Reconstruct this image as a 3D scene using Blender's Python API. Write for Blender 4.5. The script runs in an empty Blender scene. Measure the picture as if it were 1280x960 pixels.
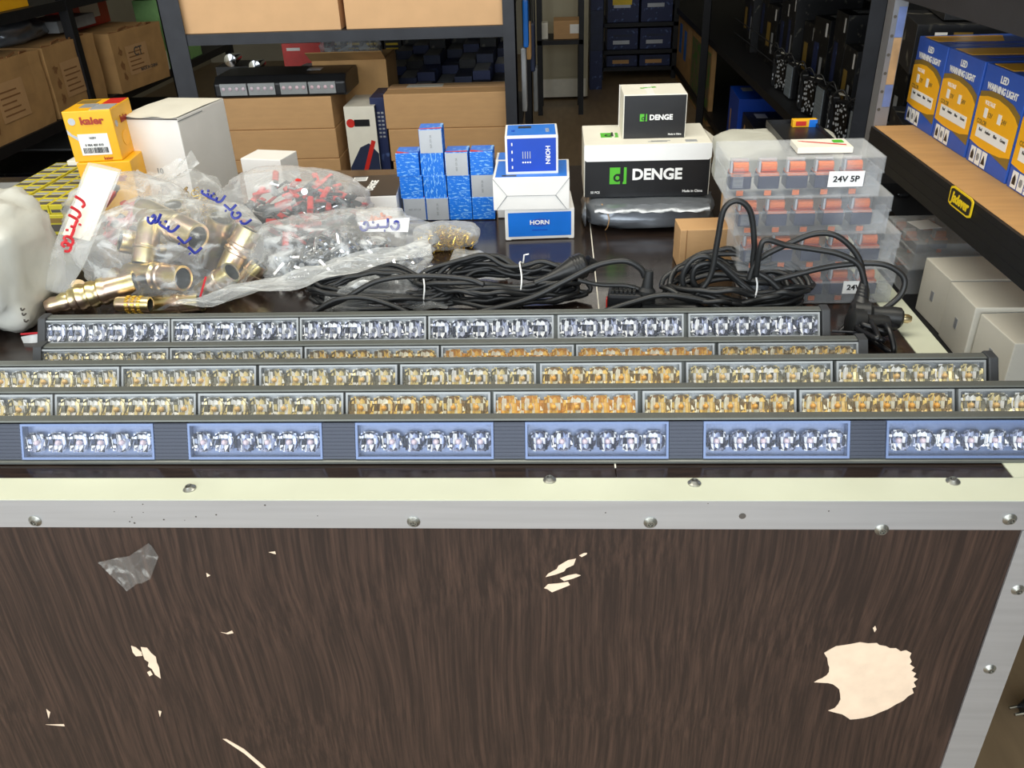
import bpy, bmesh, math, random
from mathutils import Vector, Matrix, noise
random.seed(7)
SC = bpy.context.scene
COL = SC.collection
PI = math.pi
# ------------------------------------------------------------------ camera
FPX = 1060.0
_p, _y, _r = math.radians(30), math.radians(3.65), math.radians(2.2)
CAM = Vector((0, 0, 1.42))
FW = Vector((-math.sin(_y)*math.cos(_p), math.cos(_y)*math.cos(_p), -math.sin(_p)))
_R0 = Vector((math.cos(_y), math.sin(_y), 0)); _U0 = _R0.cross(FW)
RT = _R0*math.cos(_r) - _U0*math.sin(_r)
UP = _U0*math.cos(_r) + _R0*math.sin(_r)
cam = bpy.data.cameras.new('camera'); cam.sensor_width = 36; cam.lens = 36*FPX/1280
cam.clip_start = 0.02; cam.clip_end = 60
co = bpy.data.objects.new('camera', cam); COL.objects.link(co)
m = Matrix.Identity(4)
for i in range(3):
    m[i][0] = RT[i]; m[i][1] = UP[i]; m[i][2] = -FW[i]; m[i][3] = CAM[i]
co.matrix_world = m
SC.camera = co
# ------------------------------------------------------------------ world, light, exposure
W = bpy.data.worlds.new('world'); SC.world = W; W.use_nodes = True
bg = W.node_tree.nodes['Background']; bg.inputs[0].default_value = (0.80, 0.90, 1.0, 1); bg.inputs[1].default_value = 0.9
def area(name, loc, rot, sx, sy, power, col):
    l = bpy.data.lights.new(name, 'AREA'); l.shape = 'RECTANGLE'; l.size = sx; l.size_y = sy; l.energy = power; l.color = col
    o = bpy.data.objects.new(name, l); COL.objects.link(o); o.location = loc; o.rotation_euler = rot
    return o
area('shopfront_daylight', (-0.9, -2.3, 1.9), (math.radians(75), 0, 0), 5.4, 2.3, 112, (0.92, 0.97, 1.0))
area('ceiling_lamp_light', (-0.3, 0.9, 2.9), (0, 0, 0), 2.4, 0.7, 34, (1.0, 0.95, 0.82))
area('ceiling_lamp_light', (-0.2, 5.0, 2.9), (0, 0, 0), 1.6, 0.4, 8, (1.0, 0.93, 0.80))
SC.view_settings.view_transform = 'Standard'; SC.view_settings.look = 'None'
SC.view_settings.gamma = 1; SC.view_settings.use_curve_mapping = False
SC.view_settings.exposure = 0.35

# ------------------------------------------------------------------ measuring helpers (1280x960 photo frame -> world points)
def ray(x, y): return FW + RT*((x-640)/FPX) + UP*((480-y)/FPX)
TZ = 0.95
def Z(x, y, z=TZ):
    d = ray(x, y); return CAM + d*((z-CAM.z)/d.z)
def Yp(x, y, Y):
    d = ray(x, y); return CAM + d*(Y/d.y)
def Xp(x, y, X):
    d = ray(x, y); return CAM + d*(X/d.x)

# ------------------------------------------------------------------ mesh builder
class MB:
    def __init__(s): s.v = []; s.f = []; s.m = []
    def add(s, vs, fs, mi=0):
        b = len(s.v); s.v += [tuple(v) for v in vs]
        for f in fs: s.f.append([b+i for i in f]); s.m.append(mi)
        return s
    def box(s, a, b, mi=0, M=None):
        x0, y0, z0 = a; x1, y1, z1 = b
        vs = [Vector(t) for t in ((x0,y0,z0),(x1,y0,z0),(x1,y1,z0),(x0,y1,z0),(x0,y0,z1),(x1,y0,z1),(x1,y1,z1),(x0,y1,z1))]
        if M is not None: vs = [M @ v for v in vs]
        return s.add(vs, [(0,3,2,1),(4,5,6,7),(0,1,5,4),(1,2,6,5),(2,3,7,6),(3,0,4,7)], mi)
    def prism(s, prof, x0, x1, mi=0):          # profile in (y, z), counter-clockwise seen from +x
        n = len(prof)
        vs = [(x0, p[0], p[1]) for p in prof] + [(x1, p[0], p[1]) for p in prof]
        fs = [tuple(range(n-1, -1, -1)), tuple(range(n, 2*n))]
        for i in range(n): j = (i+1) % n; fs.append((i, j, n+j, n+i))
        return s.add(vs, fs, mi)
    def ring(s, rings, closed_a=True, closed_b=True, mi=0):
        n = len(rings[0]); vs = [p for r in rings for p in r]; fs = []
        for k in range(len(rings)-1):
            for i in range(n):
                j = (i+1) % n; fs.append((k*n+i, k*n+j, (k+1)*n+j, (k+1)*n+i))
        if closed_a: fs.append(tuple(range(n-1, -1, -1)))
        if closed_b: b = (len(rings)-1)*n; fs.append(tuple(range(b, b+n)))
        return s.add(vs, fs, mi)
    def lathe(s, p0, p1, prof, n=16, mi=0, ca=True, cb=True):     # prof: (t along 0..1, radius)
        p0 = Vector(p0); p1 = Vector(p1); d = (p1-p0); a = d.normalized()
        u = a.orthogonal().normalized(); w = a.cross(u)
        rings = [[p0+d*t+(u*math.cos(2*PI*i/n)+w*math.sin(2*PI*i/n))*r for i in range(n)] for t, r in prof]
        return s.ring(rings, ca, cb, mi)
    def cyl(s, p0, p1, r0, r1=None, n=12, mi=0): return s.lathe(p0, p1, [(0, r0), (1, r0 if r1 is None else r1)], n, mi)
    def tube(s, pts, r, n=7, mi=0):
        pts = [Vector(p) for p in pts]; rings = []; u = None
        for i, p in enumerate(pts):
            t = (pts[min(i+1, len(pts)-1)]-pts[max(i-1, 0)])
            t = t.normalized() if t.length > 1e-9 else Vector((1, 0, 0))
            if u is None: u = t.orthogonal().normalized()
            else:
                u = u-t*u.dot(t)
                u = u.normalized() if u.length > 1e-6 else t.orthogonal().normalized()
            w = t.cross(u); rr = r[i] if isinstance(r, (list, tuple)) else r
            rings.append([p+(u*math.cos(2*PI*k/n)+w*math.sin(2*PI*k/n))*rr for k in range(n)])
        return s.ring(rings, True, True, mi)
    def sheet(s, grid, mi=0):
        h = len(grid); w = len(grid[0]); vs = [p for r in grid for p in r]; fs = []
        for j in range(h-1):
            for i in range(w-1): fs.append((j*w+i, j*w+i+1, (j+1)*w+i+1, (j+1)*w+i))
        return s.add(vs, fs, mi)
    def mesh(s, name, mats, smooth=False, bevel=0, seg=2, subdiv=0):
        me = bpy.data.meshes.new(name); me.from_pydata(s.v, [], s.f)
        for q in (mats if isinstance(mats, (list, tuple)) else [mats]): me.materials.append(q)
        me.polygons.foreach_set('material_index', s.m)
        if bevel:
            bm = bmesh.new(); bm.from_mesh(me)
            bmesh.ops.bevel(bm, geom=list(bm.edges), offset=bevel, segments=seg, profile=.6, affect='EDGES', clamp_overlap=True)
            bm.to_mesh(me); bm.free()
        if smooth:
            for p in me.polygons: p.use_smooth = True
            if smooth != 'all':
                me.update()
                try: me.set_sharp_from_angle(angle=math.radians(38))
                except Exception: pass
        me.update(); return me
    def build(s, name, mats, parent=None, loc=(0,0,0), rot=(0,0,0), **k):
        return link(name, s.mesh(name, mats, **k), parent, loc, rot)
def link(name, me, parent=None, loc=(0,0,0), rot=(0,0,0)):
    o = bpy.data.objects.new(name, me); COL.objects.link(o); o.parent = parent
    o.location = loc; o.rotation_euler = rot
    return o
def tag(o, label=None, cat=None, group=None, kind=None):
    if label: o['label'] = label
    if cat: o['category'] = cat
    if group: o['group'] = group
    if kind: o['kind'] = kind
    return o
def thing(name, label, cat, loc=(0,0,0), rz=0, group=None):
    o = bpy.data.objects.new(name, None); COL.objects.link(o); o.empty_display_size = .02
    o.location = loc; o.rotation_euler = (0, 0, rz); return tag(o, label, cat, group)
def copy_tree(o, parent=None):
    c = o.copy(); COL.objects.link(c); c.parent = parent
    for ch in list(o.children): copy_tree(ch, c)
    return c
def smooth_path(pts, k=8):
    pts = [Vector(p) for p in pts]; out = []; n = len(pts)
    for i in range(n-1):
        a = pts[max(i-1, 0)]; b = pts[i]; c = pts[i+1]; d = pts[min(i+2, n-1)]
        for j in range(k):
            t = j/k
            out.append(0.5*((2*b)+(c-a)*t+(2*a-5*b+4*c-d)*t*t+(3*b-a-3*c+d)*t*t*t))
    out.append(pts[-1]); return out

# ------------------------------------------------------------------ materials
def nodes(name):
    m = bpy.data.materials.new(name); m.use_nodes = True
    nt = m.node_tree; return m, nt, nt.nodes, nt.links, nt.nodes['Principled BSDF']
def mat(name, col, rough=.5, metal=0, var=.08, scale=30, bump=0, bscale=None, spec=.5, coat=0, stretch=(1,1,1)):
    m, nt, N, L, b = nodes(name)
    b.inputs['Roughness'].default_value = rough; b.inputs['Metallic'].default_value = metal
    b.inputs['Specular IOR Level'].default_value = spec; b.inputs['Coat Weight'].default_value = coat
    tc = N.new('ShaderNodeTexCoord'); mp = N.new('ShaderNodeMapping'); mp.inputs['Scale'].default_value = stretch
    L.new(tc.outputs['Object'], mp.inputs[0])
    nz = N.new('ShaderNodeTexNoise'); nz.inputs['Scale'].default_value = scale; nz.inputs['Detail'].default_value = 4
    L.new(mp.outputs[0], nz.inputs['Vector'])
    cr = N.new('ShaderNodeValToRGB'); e = cr.color_ramp.elements
    e[0].position = .3; e[1].position = .7
    e[0].color = tuple(c*(1-var) for c in col)+(1,); e[1].color = tuple(min(1, c*(1+var)) for c in col)+(1,)
    L.new(nz.outputs[0], cr.inputs[0]); L.new(cr.outputs[0], b.inputs['Base Color'])
    if bump:
        n2 = N.new('ShaderNodeTexNoise'); n2.inputs['Scale'].default_value = bscale or scale*2; n2.inputs['Detail'].default_value = 3
        L.new(mp.outputs[0], n2.inputs['Vector'])
        bp = N.new('ShaderNodeBump'); bp.inputs['Strength'].default_value = bump; bp.inputs['Distance'].default_value = .002
        L.new(n2.outputs[0], bp.inputs['Height']); L.new(bp.outputs[0], b.inputs['Normal'])
    return m
def srgb(h):
    c = [int(h[i:i+2], 16)/255 for i in (0, 2, 4)]
    return tuple(x/12.92 if x <= .04045 else ((x+.055)/1.055)**2.4 for x in c)
def wood(name, dark, light, vertical=True):
    m, nt, N, L, b = nodes(name)
    tc = N.new('ShaderNodeTexCoord'); mp = N.new('ShaderNodeMapping')
    mp.inputs['Scale'].default_value = (150, 150, 3.2) if vertical else (3, 150, 150)
    L.new(tc.outputs['Object'], mp.inputs[0])
    big = N.new('ShaderNodeTexNoise'); big.inputs['Scale'].default_value = 2.2; big.inputs['Detail'].default_value = 2
    L.new(tc.outputs['Object'], big.inputs['Vector'])
    ad = N.new('ShaderNodeVectorMath'); ad.operation = 'ADD'
    sc = N.new('ShaderNodeVectorMath'); sc.operation = 'MULTIPLY'; sc.inputs[1].default_value = (9, 9, .2) if vertical else (.2, 9, 9)
    L.new(big.outputs['Color'], sc.inputs[0]); L.new(mp.outputs[0], ad.inputs[0]); L.new(sc.outputs[0], ad.inputs[1])
    nz = N.new('ShaderNodeTexNoise'); nz.inputs['Scale'].default_value = 1.6; nz.inputs['Detail'].default_value = 5; nz.inputs['Roughness'].default_value = .7
    L.new(ad.outputs[0], nz.inputs['Vector'])
    cr = N.new('ShaderNodeValToRGB'); e = cr.color_ramp.elements
    e[0].position = .42; e[0].color = dark+(1,); e[1].position = .78; e[1].color = light+(1,)
    L.new(nz.outputs[0], cr.inputs[0]); L.new(cr.outputs[0], b.inputs['Base Color'])
    bp = N.new('ShaderNodeBump'); bp.inputs['Strength'].default_value = .15; bp.inputs['Distance'].default_value = .0006
    L.new(nz.outputs[0], bp.inputs['Height']); L.new(bp.outputs[0], b.inputs['Normal'])
    b.inputs['Roughness'].default_value = .42 if vertical else .16
    return m
def film(name, tint=(1,1,1), base=.10, streak=.45, edge=.45, rough=.12, scale=40, stretch=(1,1,1), bump=.5, col=(.9,.93,.94)):
    m, nt, N, L, b = nodes(name)
    out = N['Material Output']
    b.inputs['Base Color'].default_value = col+(1,); b.inputs['Roughness'].default_value = rough; b.inputs['Specular IOR Level'].default_value = .8
    tr = N.new('ShaderNodeBsdfTransparent'); tr.inputs[0].default_value = tint+(1,)
    mx = N.new('ShaderNodeMixShader')
    tc = N.new('ShaderNodeTexCoord'); mp = N.new('ShaderNodeMapping'); mp.inputs['Scale'].default_value = stretch
    L.new(tc.outputs['Object'], mp.inputs[0])
    nz = N.new('ShaderNodeTexNoise'); nz.inputs['Scale'].default_value = scale; nz.inputs['Detail'].default_value = 5; nz.inputs['Distortion'].default_value = 1.2
    L.new(mp.outputs[0], nz.inputs['Vector'])
    mr = N.new('ShaderNodeMapRange'); mr.inputs['From Min'].default_value = .52; mr.inputs['From Max'].default_value = .75
    mr.inputs['To Min'].default_value = base; mr.inputs['To Max'].default_value = base+streak
    L.new(nz.outputs[0], mr.inputs['Value'])
    lw = N.new('ShaderNodeLayerWeight'); lw.inputs[0].default_value = .25
    ml = N.new('ShaderNodeMath'); ml.operation = 'MULTIPLY_ADD'; ml.inputs[1].default_value = edge; ml.use_clamp = True
    L.new(lw.outputs['Facing'], ml.inputs[0]); L.new(mr.outputs[0], ml.inputs[2])
    bp = N.new('ShaderNodeBump'); bp.inputs['Strength'].default_value = bump; bp.inputs['Distance'].default_value = .004
    L.new(nz.outputs[0], bp.inputs['Height']); L.new(bp.outputs[0], b.inputs['Normal'])
    L.new(ml.outputs[0], mx.inputs[0]); L.new(tr.outputs[0], mx.inputs[1]); L.new(b.outputs[0], mx.inputs[2])
    L.new(mx.outputs[0], out.inputs[0]); return m
def zinc(name, cols, rough=.26, scale=28):
    m, nt, N, L, b = nodes(name)
    tc = N.new('ShaderNodeTexCoord'); nz = N.new('ShaderNodeTexNoise'); nz.inputs['Scale'].default_value = scale; nz.inputs['Detail'].default_value = 2
    L.new(tc.outputs['Object'], nz.inputs['Vector'])
    cr = N.new('ShaderNodeValToRGB'); e = cr.color_ramp.elements
    while len(e) < len(cols): e.new(.5)
    for i, c in enumerate(cols): e[i].position = .32+.36*i/(len(cols)-1); e[i].color = c+(1,)
    L.new(nz.outputs[0], cr.inputs[0]); L.new(cr.outputs[0], b.inputs['Base Color'])
    b.inputs['Metallic'].default_value = 1; b.inputs['Roughness'].default_value = rough
    return m
def speckle(name, a, c, scale=60, rough=.4, metal=0, lo=.45, hi=.6, stretch=(1,1,1), rot=(0,0,0), vor=False):
    m, nt, N, L, b = nodes(name)
    tc = N.new('ShaderNodeTexCoord'); mp = N.new('ShaderNodeMapping'); mp.inputs['Scale'].default_value = stretch; mp.inputs['Rotation'].default_value = rot
    L.new(tc.outputs['Object'], mp.inputs[0])
    nz = N.new('ShaderNodeTexVoronoi' if vor else 'ShaderNodeTexNoise'); nz.inputs['Scale'].default_value = scale
    L.new(mp.outputs[0], nz.inputs['Vector'])
    cr = N.new('ShaderNodeValToRGB'); e = cr.color_ramp.elements
    e[0].position = lo; e[0].color = a+(1,); e[1].position = hi; e[1].color = c+(1,)
    L.new(nz.outputs[0], cr.inputs[0]); L.new(cr.outputs[0], b.inputs['Base Color'])
    b.inputs['Roughness'].default_value = rough; b.inputs['Metallic'].default_value = metal
    return m
M = dict(
    ledpink=mat('rose led', srgb('d0b4be'), .3), lensgrey=mat('grey striped lens', srgb('8a959d'), .3, var=.5, scale=1, stretch=(1, 1, 180)),
    wood_v=wood('dark wood laminate upright grain', srgb('281d19'), srgb('4f3b31')),
    wood_h=wood('dark wood laminate table top', srgb('1f1815'), srgb('3a2d26'), False),
    bare=mat('bare chipboard', srgb('e8cfb4'), .8, var=.06, scale=60, bump=.2),
    alu=mat('brushed aluminium strip', srgb('c9ccd0'), .38, .75, var=.05, scale=20, stretch=(.3, 8, 8)),
    cream=mat('cream film on aluminium', srgb('cfd2bc'), .45, .1, var=.05, scale=9),
    screw=mat('zinc screw', srgb('a3a39c'), .35, .9, var=.15),
    dirt=mat('dark dirt', srgb('55504a'), .9),
    housing=mat('dark grey aluminium housing', srgb('6a6d69'), .4, .4, var=.06, scale=40),
    endcap=mat('dark grey plastic end cap', srgb('37393c'), .5, var=.06),
    tray=mat('grey lens tray', srgb('969a9c'), .35, .2, var=.06),
    tray_blue=None, spacer=None,
    card=mat('kraft cardboard', srgb('c39a6b'), .75, var=.05, scale=14, bump=.12, bscale=90, stretch=(1, 1, 5)),
    card_pale=mat('pale kraft cardboard', srgb('dfb384'), .75, var=.04, scale=14, bump=.1, bscale=90),
    card_old=mat('worn brown cardboard', srgb('b58d5a'), .8, var=.16, scale=9, bump=.25, bscale=40),
    card_in=mat('cardboard edge', srgb('8a6138'), .85),
    white=mat('white card', srgb('ece9e4'), .55, var=.03, scale=20),
    offwhite=mat('off white card', srgb('e6e2d4'), .6, var=.04, scale=20),
    black=mat('black print', srgb('1b1b1d'), .35, var=.1),
    blackp=mat('black plastic', srgb('16171a'), .38, var=.15),
    rubber=mat('black rubber cable', srgb('1f2021'), .42, var=.15),
    steel=mat('dark painted steel', srgb('32343a'), .5, .3, var=.15, scale=18, bump=.1),
    blacksteel=mat('black painted steel', srgb('15161a'), .5, .2, var=.2),
    blue=mat('blue print', srgb('0a72d8'), .4, var=.06),
    deepblue=mat('deep blue print', srgb('0a45b8'), .4, var=.05),
    royal=mat('royal blue print', srgb('2c5abc'), .4, var=.05),
    navy=mat('navy print', srgb('202a48'), .5, var=.2, scale=12),
    yellow=mat('yellow print', srgb('f2b418'), .4, var=.05),
    amber=mat('amber yellow print', srgb('ffb81c'), .4, var=.04),
    olive=mat('olive gold print', srgb('8a6f2e'), .45),
    red=mat('red print', srgb('cc2b22'), .4, var=.08),
    darkred=mat('dark red lettering', srgb('a6361c'), .5),
    green=mat('green print', srgb('55b82f'), .4, var=.04),
    greenbox=mat('green printed card', srgb('83b36f'), .6),
    grey=mat('grey card', srgb('8d8f90'), .6),
    silver=mat('silver print', srgb('b9bcc0'), .35, .3, var=.04),
    paper=mat('white paper', srgb('f4f3f0'), .6, var=.02),
    label_yel=mat('bright yellow enamel', srgb('f3cf1d'), .4),
    tan=mat('tan board', srgb('c79a63'), .7, var=.08, scale=12, stretch=(1, 6, 1)),
    copper=mat('copper coil', srgb('e0753a'), .35, .4, var=.2, scale=300, stretch=(1, 1, 4)),
    brass=zinc('yellow zinc plated steel', [srgb('c4b074'), srgb('e4d6a4'), srgb('dcc0ae'), srgb('b8bc8c')], .3),
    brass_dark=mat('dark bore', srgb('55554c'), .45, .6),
    gold=mat('gold clip metal', srgb('d8b64c'), .3, .9, var=.3, scale=200),
    chrome=mat('chrome steel', srgb('c9ccd0'), .15, 1, var=.1, scale=60),
    film=film('clear polythene film', base=.07, streak=.5, edge=.45, scale=26),
    film_soft=film('soft clear film', base=.16, streak=.35, edge=.45, scale=22, rough=.2),
    film_milky=film('milky film', base=.55, streak=.25, edge=.3, scale=18, rough=.3),
    film_stretch=film('stretched film', base=.18, streak=.5, edge=.45, scale=16, stretch=(1, 6, 6)),
    poly_white=mat('white plastic bag', srgb('c6c6be'), .4, var=.08, scale=12, bump=.5, bscale=24),
    pp=film('clear polypropylene box', base=.065, streak=.08, edge=.38, scale=12, rough=.22, bump=.08, col=(.82,.85,.88)),
    pp_dim=film('clear grey polypropylene box', base=.13, streak=.08, edge=.4, scale=12, rough=.25, bump=.08, col=(.75,.78,.80)),
    lens=film('clear lens cover', base=.015, streak=.0, edge=.10, scale=10, rough=.08, bump=0, col=(.9,.95,1)),
    floor=mat('worn brown floor', srgb('8b765b'), .4, var=.14, scale=5, stretch=(6, 1, 1), bump=.1),
    wall=mat('painted wall', srgb('b9b39f'), .8, var=.05, scale=4),
    ceil=mat('ceiling paint', srgb('c9c7c0'), .9, var=.03, scale=3),
    beige=mat('beige panel', srgb('b8b096'), .6, var=.05, scale=4),
    greyfilm=mat('silver grey antistatic film', srgb('868b92'), .3, .6, var=.12, scale=20, bump=.5, bscale=30),
    blueprint=speckle('blue card with pale slogan print', srgb('0f6fd6'), srgb('7db4ea'), 1.0, .4, lo=.56, hi=.60, stretch=(120, 120, 420), rot=(0, .35, 0)),
    blueprint2=speckle('blue card with upright slogan print', srgb('0f6fd6'), srgb('7db4ea'), 1.0, .4, lo=.56, hi=.60, stretch=(420, 120, 120), rot=(0, .35, 0)),
    honey=speckle('led dot lens', srgb('d5dbe2'), srgb('0c0d10'), 62, .3, lo=.30, hi=.42, vor=True),
    blackbox=speckle('printed black carton', srgb('0e0f12'), srgb('5d5a50'), 30, .45, lo=.62, hi=.72),
    bluedark=speckle('dark blue printed carton', srgb('1e2a55'), srgb('4d649a'), 26, .5, lo=.6, hi=.7),
    greengrid=speckle('green printed brown panel', srgb('75694f'), srgb('4e7a35'), 14, .7, lo=.5, hi=.56),
    yellowgrid=None,
)
M['tray_blue'] = mat('blue grey ridged lens', srgb('62759d'), .3, .1, var=.1, scale=1, stretch=(900, 1, 1))
M['spacer'] = mat('dark slate ribbed insert', srgb('2d3342'), .4, .2, var=.2, scale=1, stretch=(900, 1, 900))
CHIP = dict(cool=mat('grey led chip', srgb('6c6f78'), .3), warm=mat('pale amber led chip', srgb('e8c080'), .3), mixed=mat('amber led chip', srgb('f0b048'), .3),
            amber=mat('orange led chip', srgb('ffc050'), .3), bluish=mat('rosy led chip', srgb('c9b8c4'), .3))

# ------------------------------------------------------------------ boxes with printed faces (origin = front left bottom corner)
def carton(name, label, cat, loc, dims, rz=0, mt='card', group=None, bevel=.0015, parent=None, bulge=0):
    w, d, h = dims
    b = MB().box((0, 0, 0), (w, d, h)).mesh(name, M[mt] if isinstance(mt, str) else mt)
    bm = bmesh.new(); bm.from_mesh(b)
    if bulge:
        bmesh.ops.subdivide_edges(bm, edges=list(bm.edges), cuts=5, use_grid_fill=True)
        s = random.random()*50
        for v in bm.verts:
            q = Vector((v.co.x/w, v.co.y/d, v.co.z/h))
            k = noise.noise(v.co*9+Vector((s, s, s)))*bulge
            def bell(t): return max(0, 4*t*(1-t))
            out = Vector(((q.x-.5)*2 if q.x < .001 or q.x > .999 else 0, (q.y-.5)*2 if q.y < .001 or q.y > .999 else 0, (q.z-.5)*2 if q.z > .999 else 0))
            v.co += out*(bulge*.6*bell(q.x if abs(out.x) < .5 else .5)*bell(q.z if abs(out.z) < .5 else .5)) + Vector((k*.4, k*.4, k*.5 if q.z > .5 else 0))
    elif bevel:
        bmesh.ops.bevel(bm, geom=list(bm.edges), offset=bevel, segments=2, profile=.6, affect='EDGES')
    bm.to_mesh(b); bm.free()
    o = link(name, b, parent, loc, (0, 0, rz)); o['dims'] = [w, d, h]
    if not parent: tag(o, label, cat, group)
    return o
def frame(o, face, u, v, lay=1, rot=0, dims=None):
    w, d, h = dims or o['dims']; e = .0004*lay
    B = {'front': ((1,0,0),(0,0,1),(0,-1,0),(u,-e,v)), 'top': ((1,0,0),(0,1,0),(0,0,1),(u,v,h+e)), 'right': ((0,1,0),(0,0,1),(1,0,0),(w+e,u,v)), 'left': ((0,-1,0),(0,0,1),(-1,0,0),(-e,d-u,v))}[face]
    m = Matrix.Identity(4)
    for c in range(4):
        for r in range(3): m[r][c] = B[c][r]
    return m @ Matrix.Rotation(rot, 4, 'Z')
def panel(o, face, u, v, w, h, mt, name='printed_panel', lay=1, rot=0, dims=None, th=.0003):
    q = MB().box((0, 0, -.0002), (w, h, th)).build(name, M[mt] if isinstance(mt, str) else mt, o)
    q.matrix_local = frame(o, face, u, v, lay, rot, dims); return q
def poly(o, face, u, v, pts, mt, name='printed_shape', lay=1, rot=0, dims=None, th=.0003):
    n = len(pts); vs = [(x, y, -.0002) for x, y in pts]+[(x, y, th) for x, y in pts]
    fs = [tuple(range(n-1, -1, -1)), tuple(range(n, 2*n))]+[(i, (i+1) % n, n+(i+1) % n, n+i) for i in range(n)]
    q = MB().add(vs, fs).build(name, M[mt] if isinstance(mt, str) else mt, o)
    if o is not None and face: q.matrix_local = frame(o, face, u, v, lay, rot, dims)
    return q
def text_mesh(s, size, bold=0, align='CENTER', sx=1, shear=0):
    c = bpy.data.curves.new('t', 'FONT'); c.body = s; c.size = size; c.extrude = .00025; c.offset = bold*size; c.align_x = align; c.align_y = 'CENTER'; c.shear = shear; c.resolution_u = 3
    t = bpy.data.objects.new('t', c); COL.objects.link(t)
    bpy.context.view_layer.update()
    me = bpy.data.meshes.new_from_object(t.evaluated_get(bpy.context.evaluated_depsgraph_get()))
    bpy.data.objects.remove(t); bpy.data.curves.remove(c)
    if sx != 1:
        for v in me.vertices: v.co.x *= sx
    me.materials.clear(); return me
_tc = {}
def lettering(o, face, u, v, s, size, mt, lay=2, rot=0, bold=.015, align='CENTER', sx=1, shear=0, dims=None, name='lettering'):
    k = (s, size, mt, bold, align, sx, shear)
    if k not in _tc:
        _tc[k] = text_mesh(s, size, bold, align, sx, shear); _tc[k].materials.append(M[mt])
    q = link(name, _tc[k], o); q.matrix_local = frame(o, face, u, v, lay, rot, dims); return q
def ell(cx, cy, a, b, n=20, t0=0, t1=2*PI):
    return [(cx+a*math.cos(t0+(t1-t0)*i/n), cy+b*math.sin(t0+(t1-t0)*i/n)) for i in range(n if t1-t0 > 6 else n+1)]
def front_box(name, label, cat, x0, x1, yt, yb, Y, depth, mt, zb=None, **k):     # axis aligned, front face in the plane Y
    ym = (yt+yb)/2; xm = (x0+x1)/2
    X0 = Yp(x0, ym, Y).x; X1 = Yp(x1, ym, Y).x; zt = Yp(xm, yt, Y).z
    if zb is None: zb = Yp(xm, yb, Y).z
    return carton(name, label, cat, (X0, Y, zb), (X1-X0, depth, zt-zb), 0, mt, **k)

# ------------------------------------------------------------------ setting
def struct(name, mb, mt, parent=None):
    o = mb.build(name, M[mt], parent)
    if parent is None: o['kind'] = 'structure'
    return o
struct('floor', MB().box((-3.6, -2.6, -.1), (2.6, 9.2, 0)), 'floor')
struct('ceiling', MB().box((-3.6, -2.0, 3.05), (2.6, 9.2, 3.15)), 'ceil')
struct('wall_back', MB().box((-3.6, 9.2, 0), (2.6, 9.3, 3.05)), 'wall')
struct('wall_left', MB().box((-3.7, -2.0, 0), (-3.6, 9.2, 3.05)), 'wall')
struct('wall_right', MB().box((2.6, -2.0, 0), (2.7, 9.2, 3.05)), 'wall')

# ------------------------------------------------------------------ counter
FY, BY, XR, XL = .605, 1.68, .444, -1.35
ct = thing('counter_table', 'dark wood counter with aluminium edge strips carrying the light bars', 'counter', (0, 0, 0))
MB().box((XL, FY+.002, .0), (XR-.002, FY+.020, TZ-.018)).build('front_panel', M['wood_v'], ct)
MB().box((XL, FY+.020, .0), (XL+.018, BY, TZ-.018)).build('side_panel', M['wood_v'], ct)
MB().box((XR-.02, FY+.020, .0), (XR-.002, BY, TZ-.018)).build('side_panel', M['wood_v'], ct)
MB().box((XL, FY+.002, TZ-.018), (.0522, BY, TZ-.0012)).build('top_panel', M['wood_h'], ct)
MB().box((.0532, FY+.002, TZ-.018), (XR-.002, BY, TZ-.0012)).build('top_panel', M['wood_h'], ct)
for a, b, n in (((.0520, .655, TZ-.0012), (.0534, 1.6, TZ-.0006), 'seam_filler'),):
    MB().box(a, b).build(n, M['offwhite'], ct)
MB().box((XL, FY, TZ-.033), (XR, FY+.0018, TZ-.0012)).build('edge_strip_face', M['alu'], ct)
MB().box((XL, FY, TZ-.0012), (XR, FY+.033, TZ)).build('edge_strip_top', M['cream'], ct)
MB().box((XR-.035, FY+.0334, TZ-.0012), (XR, BY, TZ)).build('edge_strip_top', M['cream'], ct)
MB().box((XR-.0018, FY+.002, TZ-.033), (XR, BY, TZ-.0014)).build('edge_strip_face', M['alu'], ct)
MB().box((XR-.0345, FY-.0004, 0), (XR, FY+.0016, TZ-.0335)).build('corner_strip', M['alu'], ct)
MB().box((XR-.0018, FY+.0018, 0), (XR, FY+.033, TZ-.0335)).build('corner_strip', M['alu'], ct)
scr = MB().lathe((0, 0, -.001), (0, 0, .0035), [(0, .0062), (.35, .0062), (.6, .0048), (1, .0034), (1, .0026), (.55, .0022)], 14)
scr.box((-.0022, -.0005, .0012), (.0022, .0005, .0027)); scr.box((-.0005, -.0022, .0012), (.0005, .0022, .0027))
scrm = scr.mesh('screw', M['screw'], smooth=True)
for x, y in ((237, 611), (687, 600), (868, 604), (1191, 602)): link('screw', scrm, ct, Z(x, y, TZ), (random.uniform(-.12, .12), random.uniform(-.12, .12), random.random()))
for x, y in ((44, 651), (517, 652), (813, 653), (1102, 662), (1262, 649)): link('screw', scrm, ct, Yp(x, y, FY), (PI/2, random.random(), 0))
for x, y in ((1237, 836), (1272, 737), (1186, 975)): link('screw', scrm, ct, Yp(x, y, FY), (PI/2, random.random(), 0))
def patch(pts, name='bare_patch', mt='bare', th=.0004):
    P = [Yp(x, y, FY+.002) for x, y in pts]; n = len(P)
    vs = [(p.x, FY+.002-th, p.z) for p in P]+[(p.x, FY+.0035, p.z) for p in P]
    fs = [tuple(range(n)), tuple(range(2*n-1, n-1, -1))]+[(i, n+i, n+(i+1) % n, (i+1) % n) for i in range(n)]
    return MB().add(vs, fs).build(name, M[mt], ct)
def zp(l, ox, oy, s=2): return [(ox+x/s, oy+y/s) for x, y in l]
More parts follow.
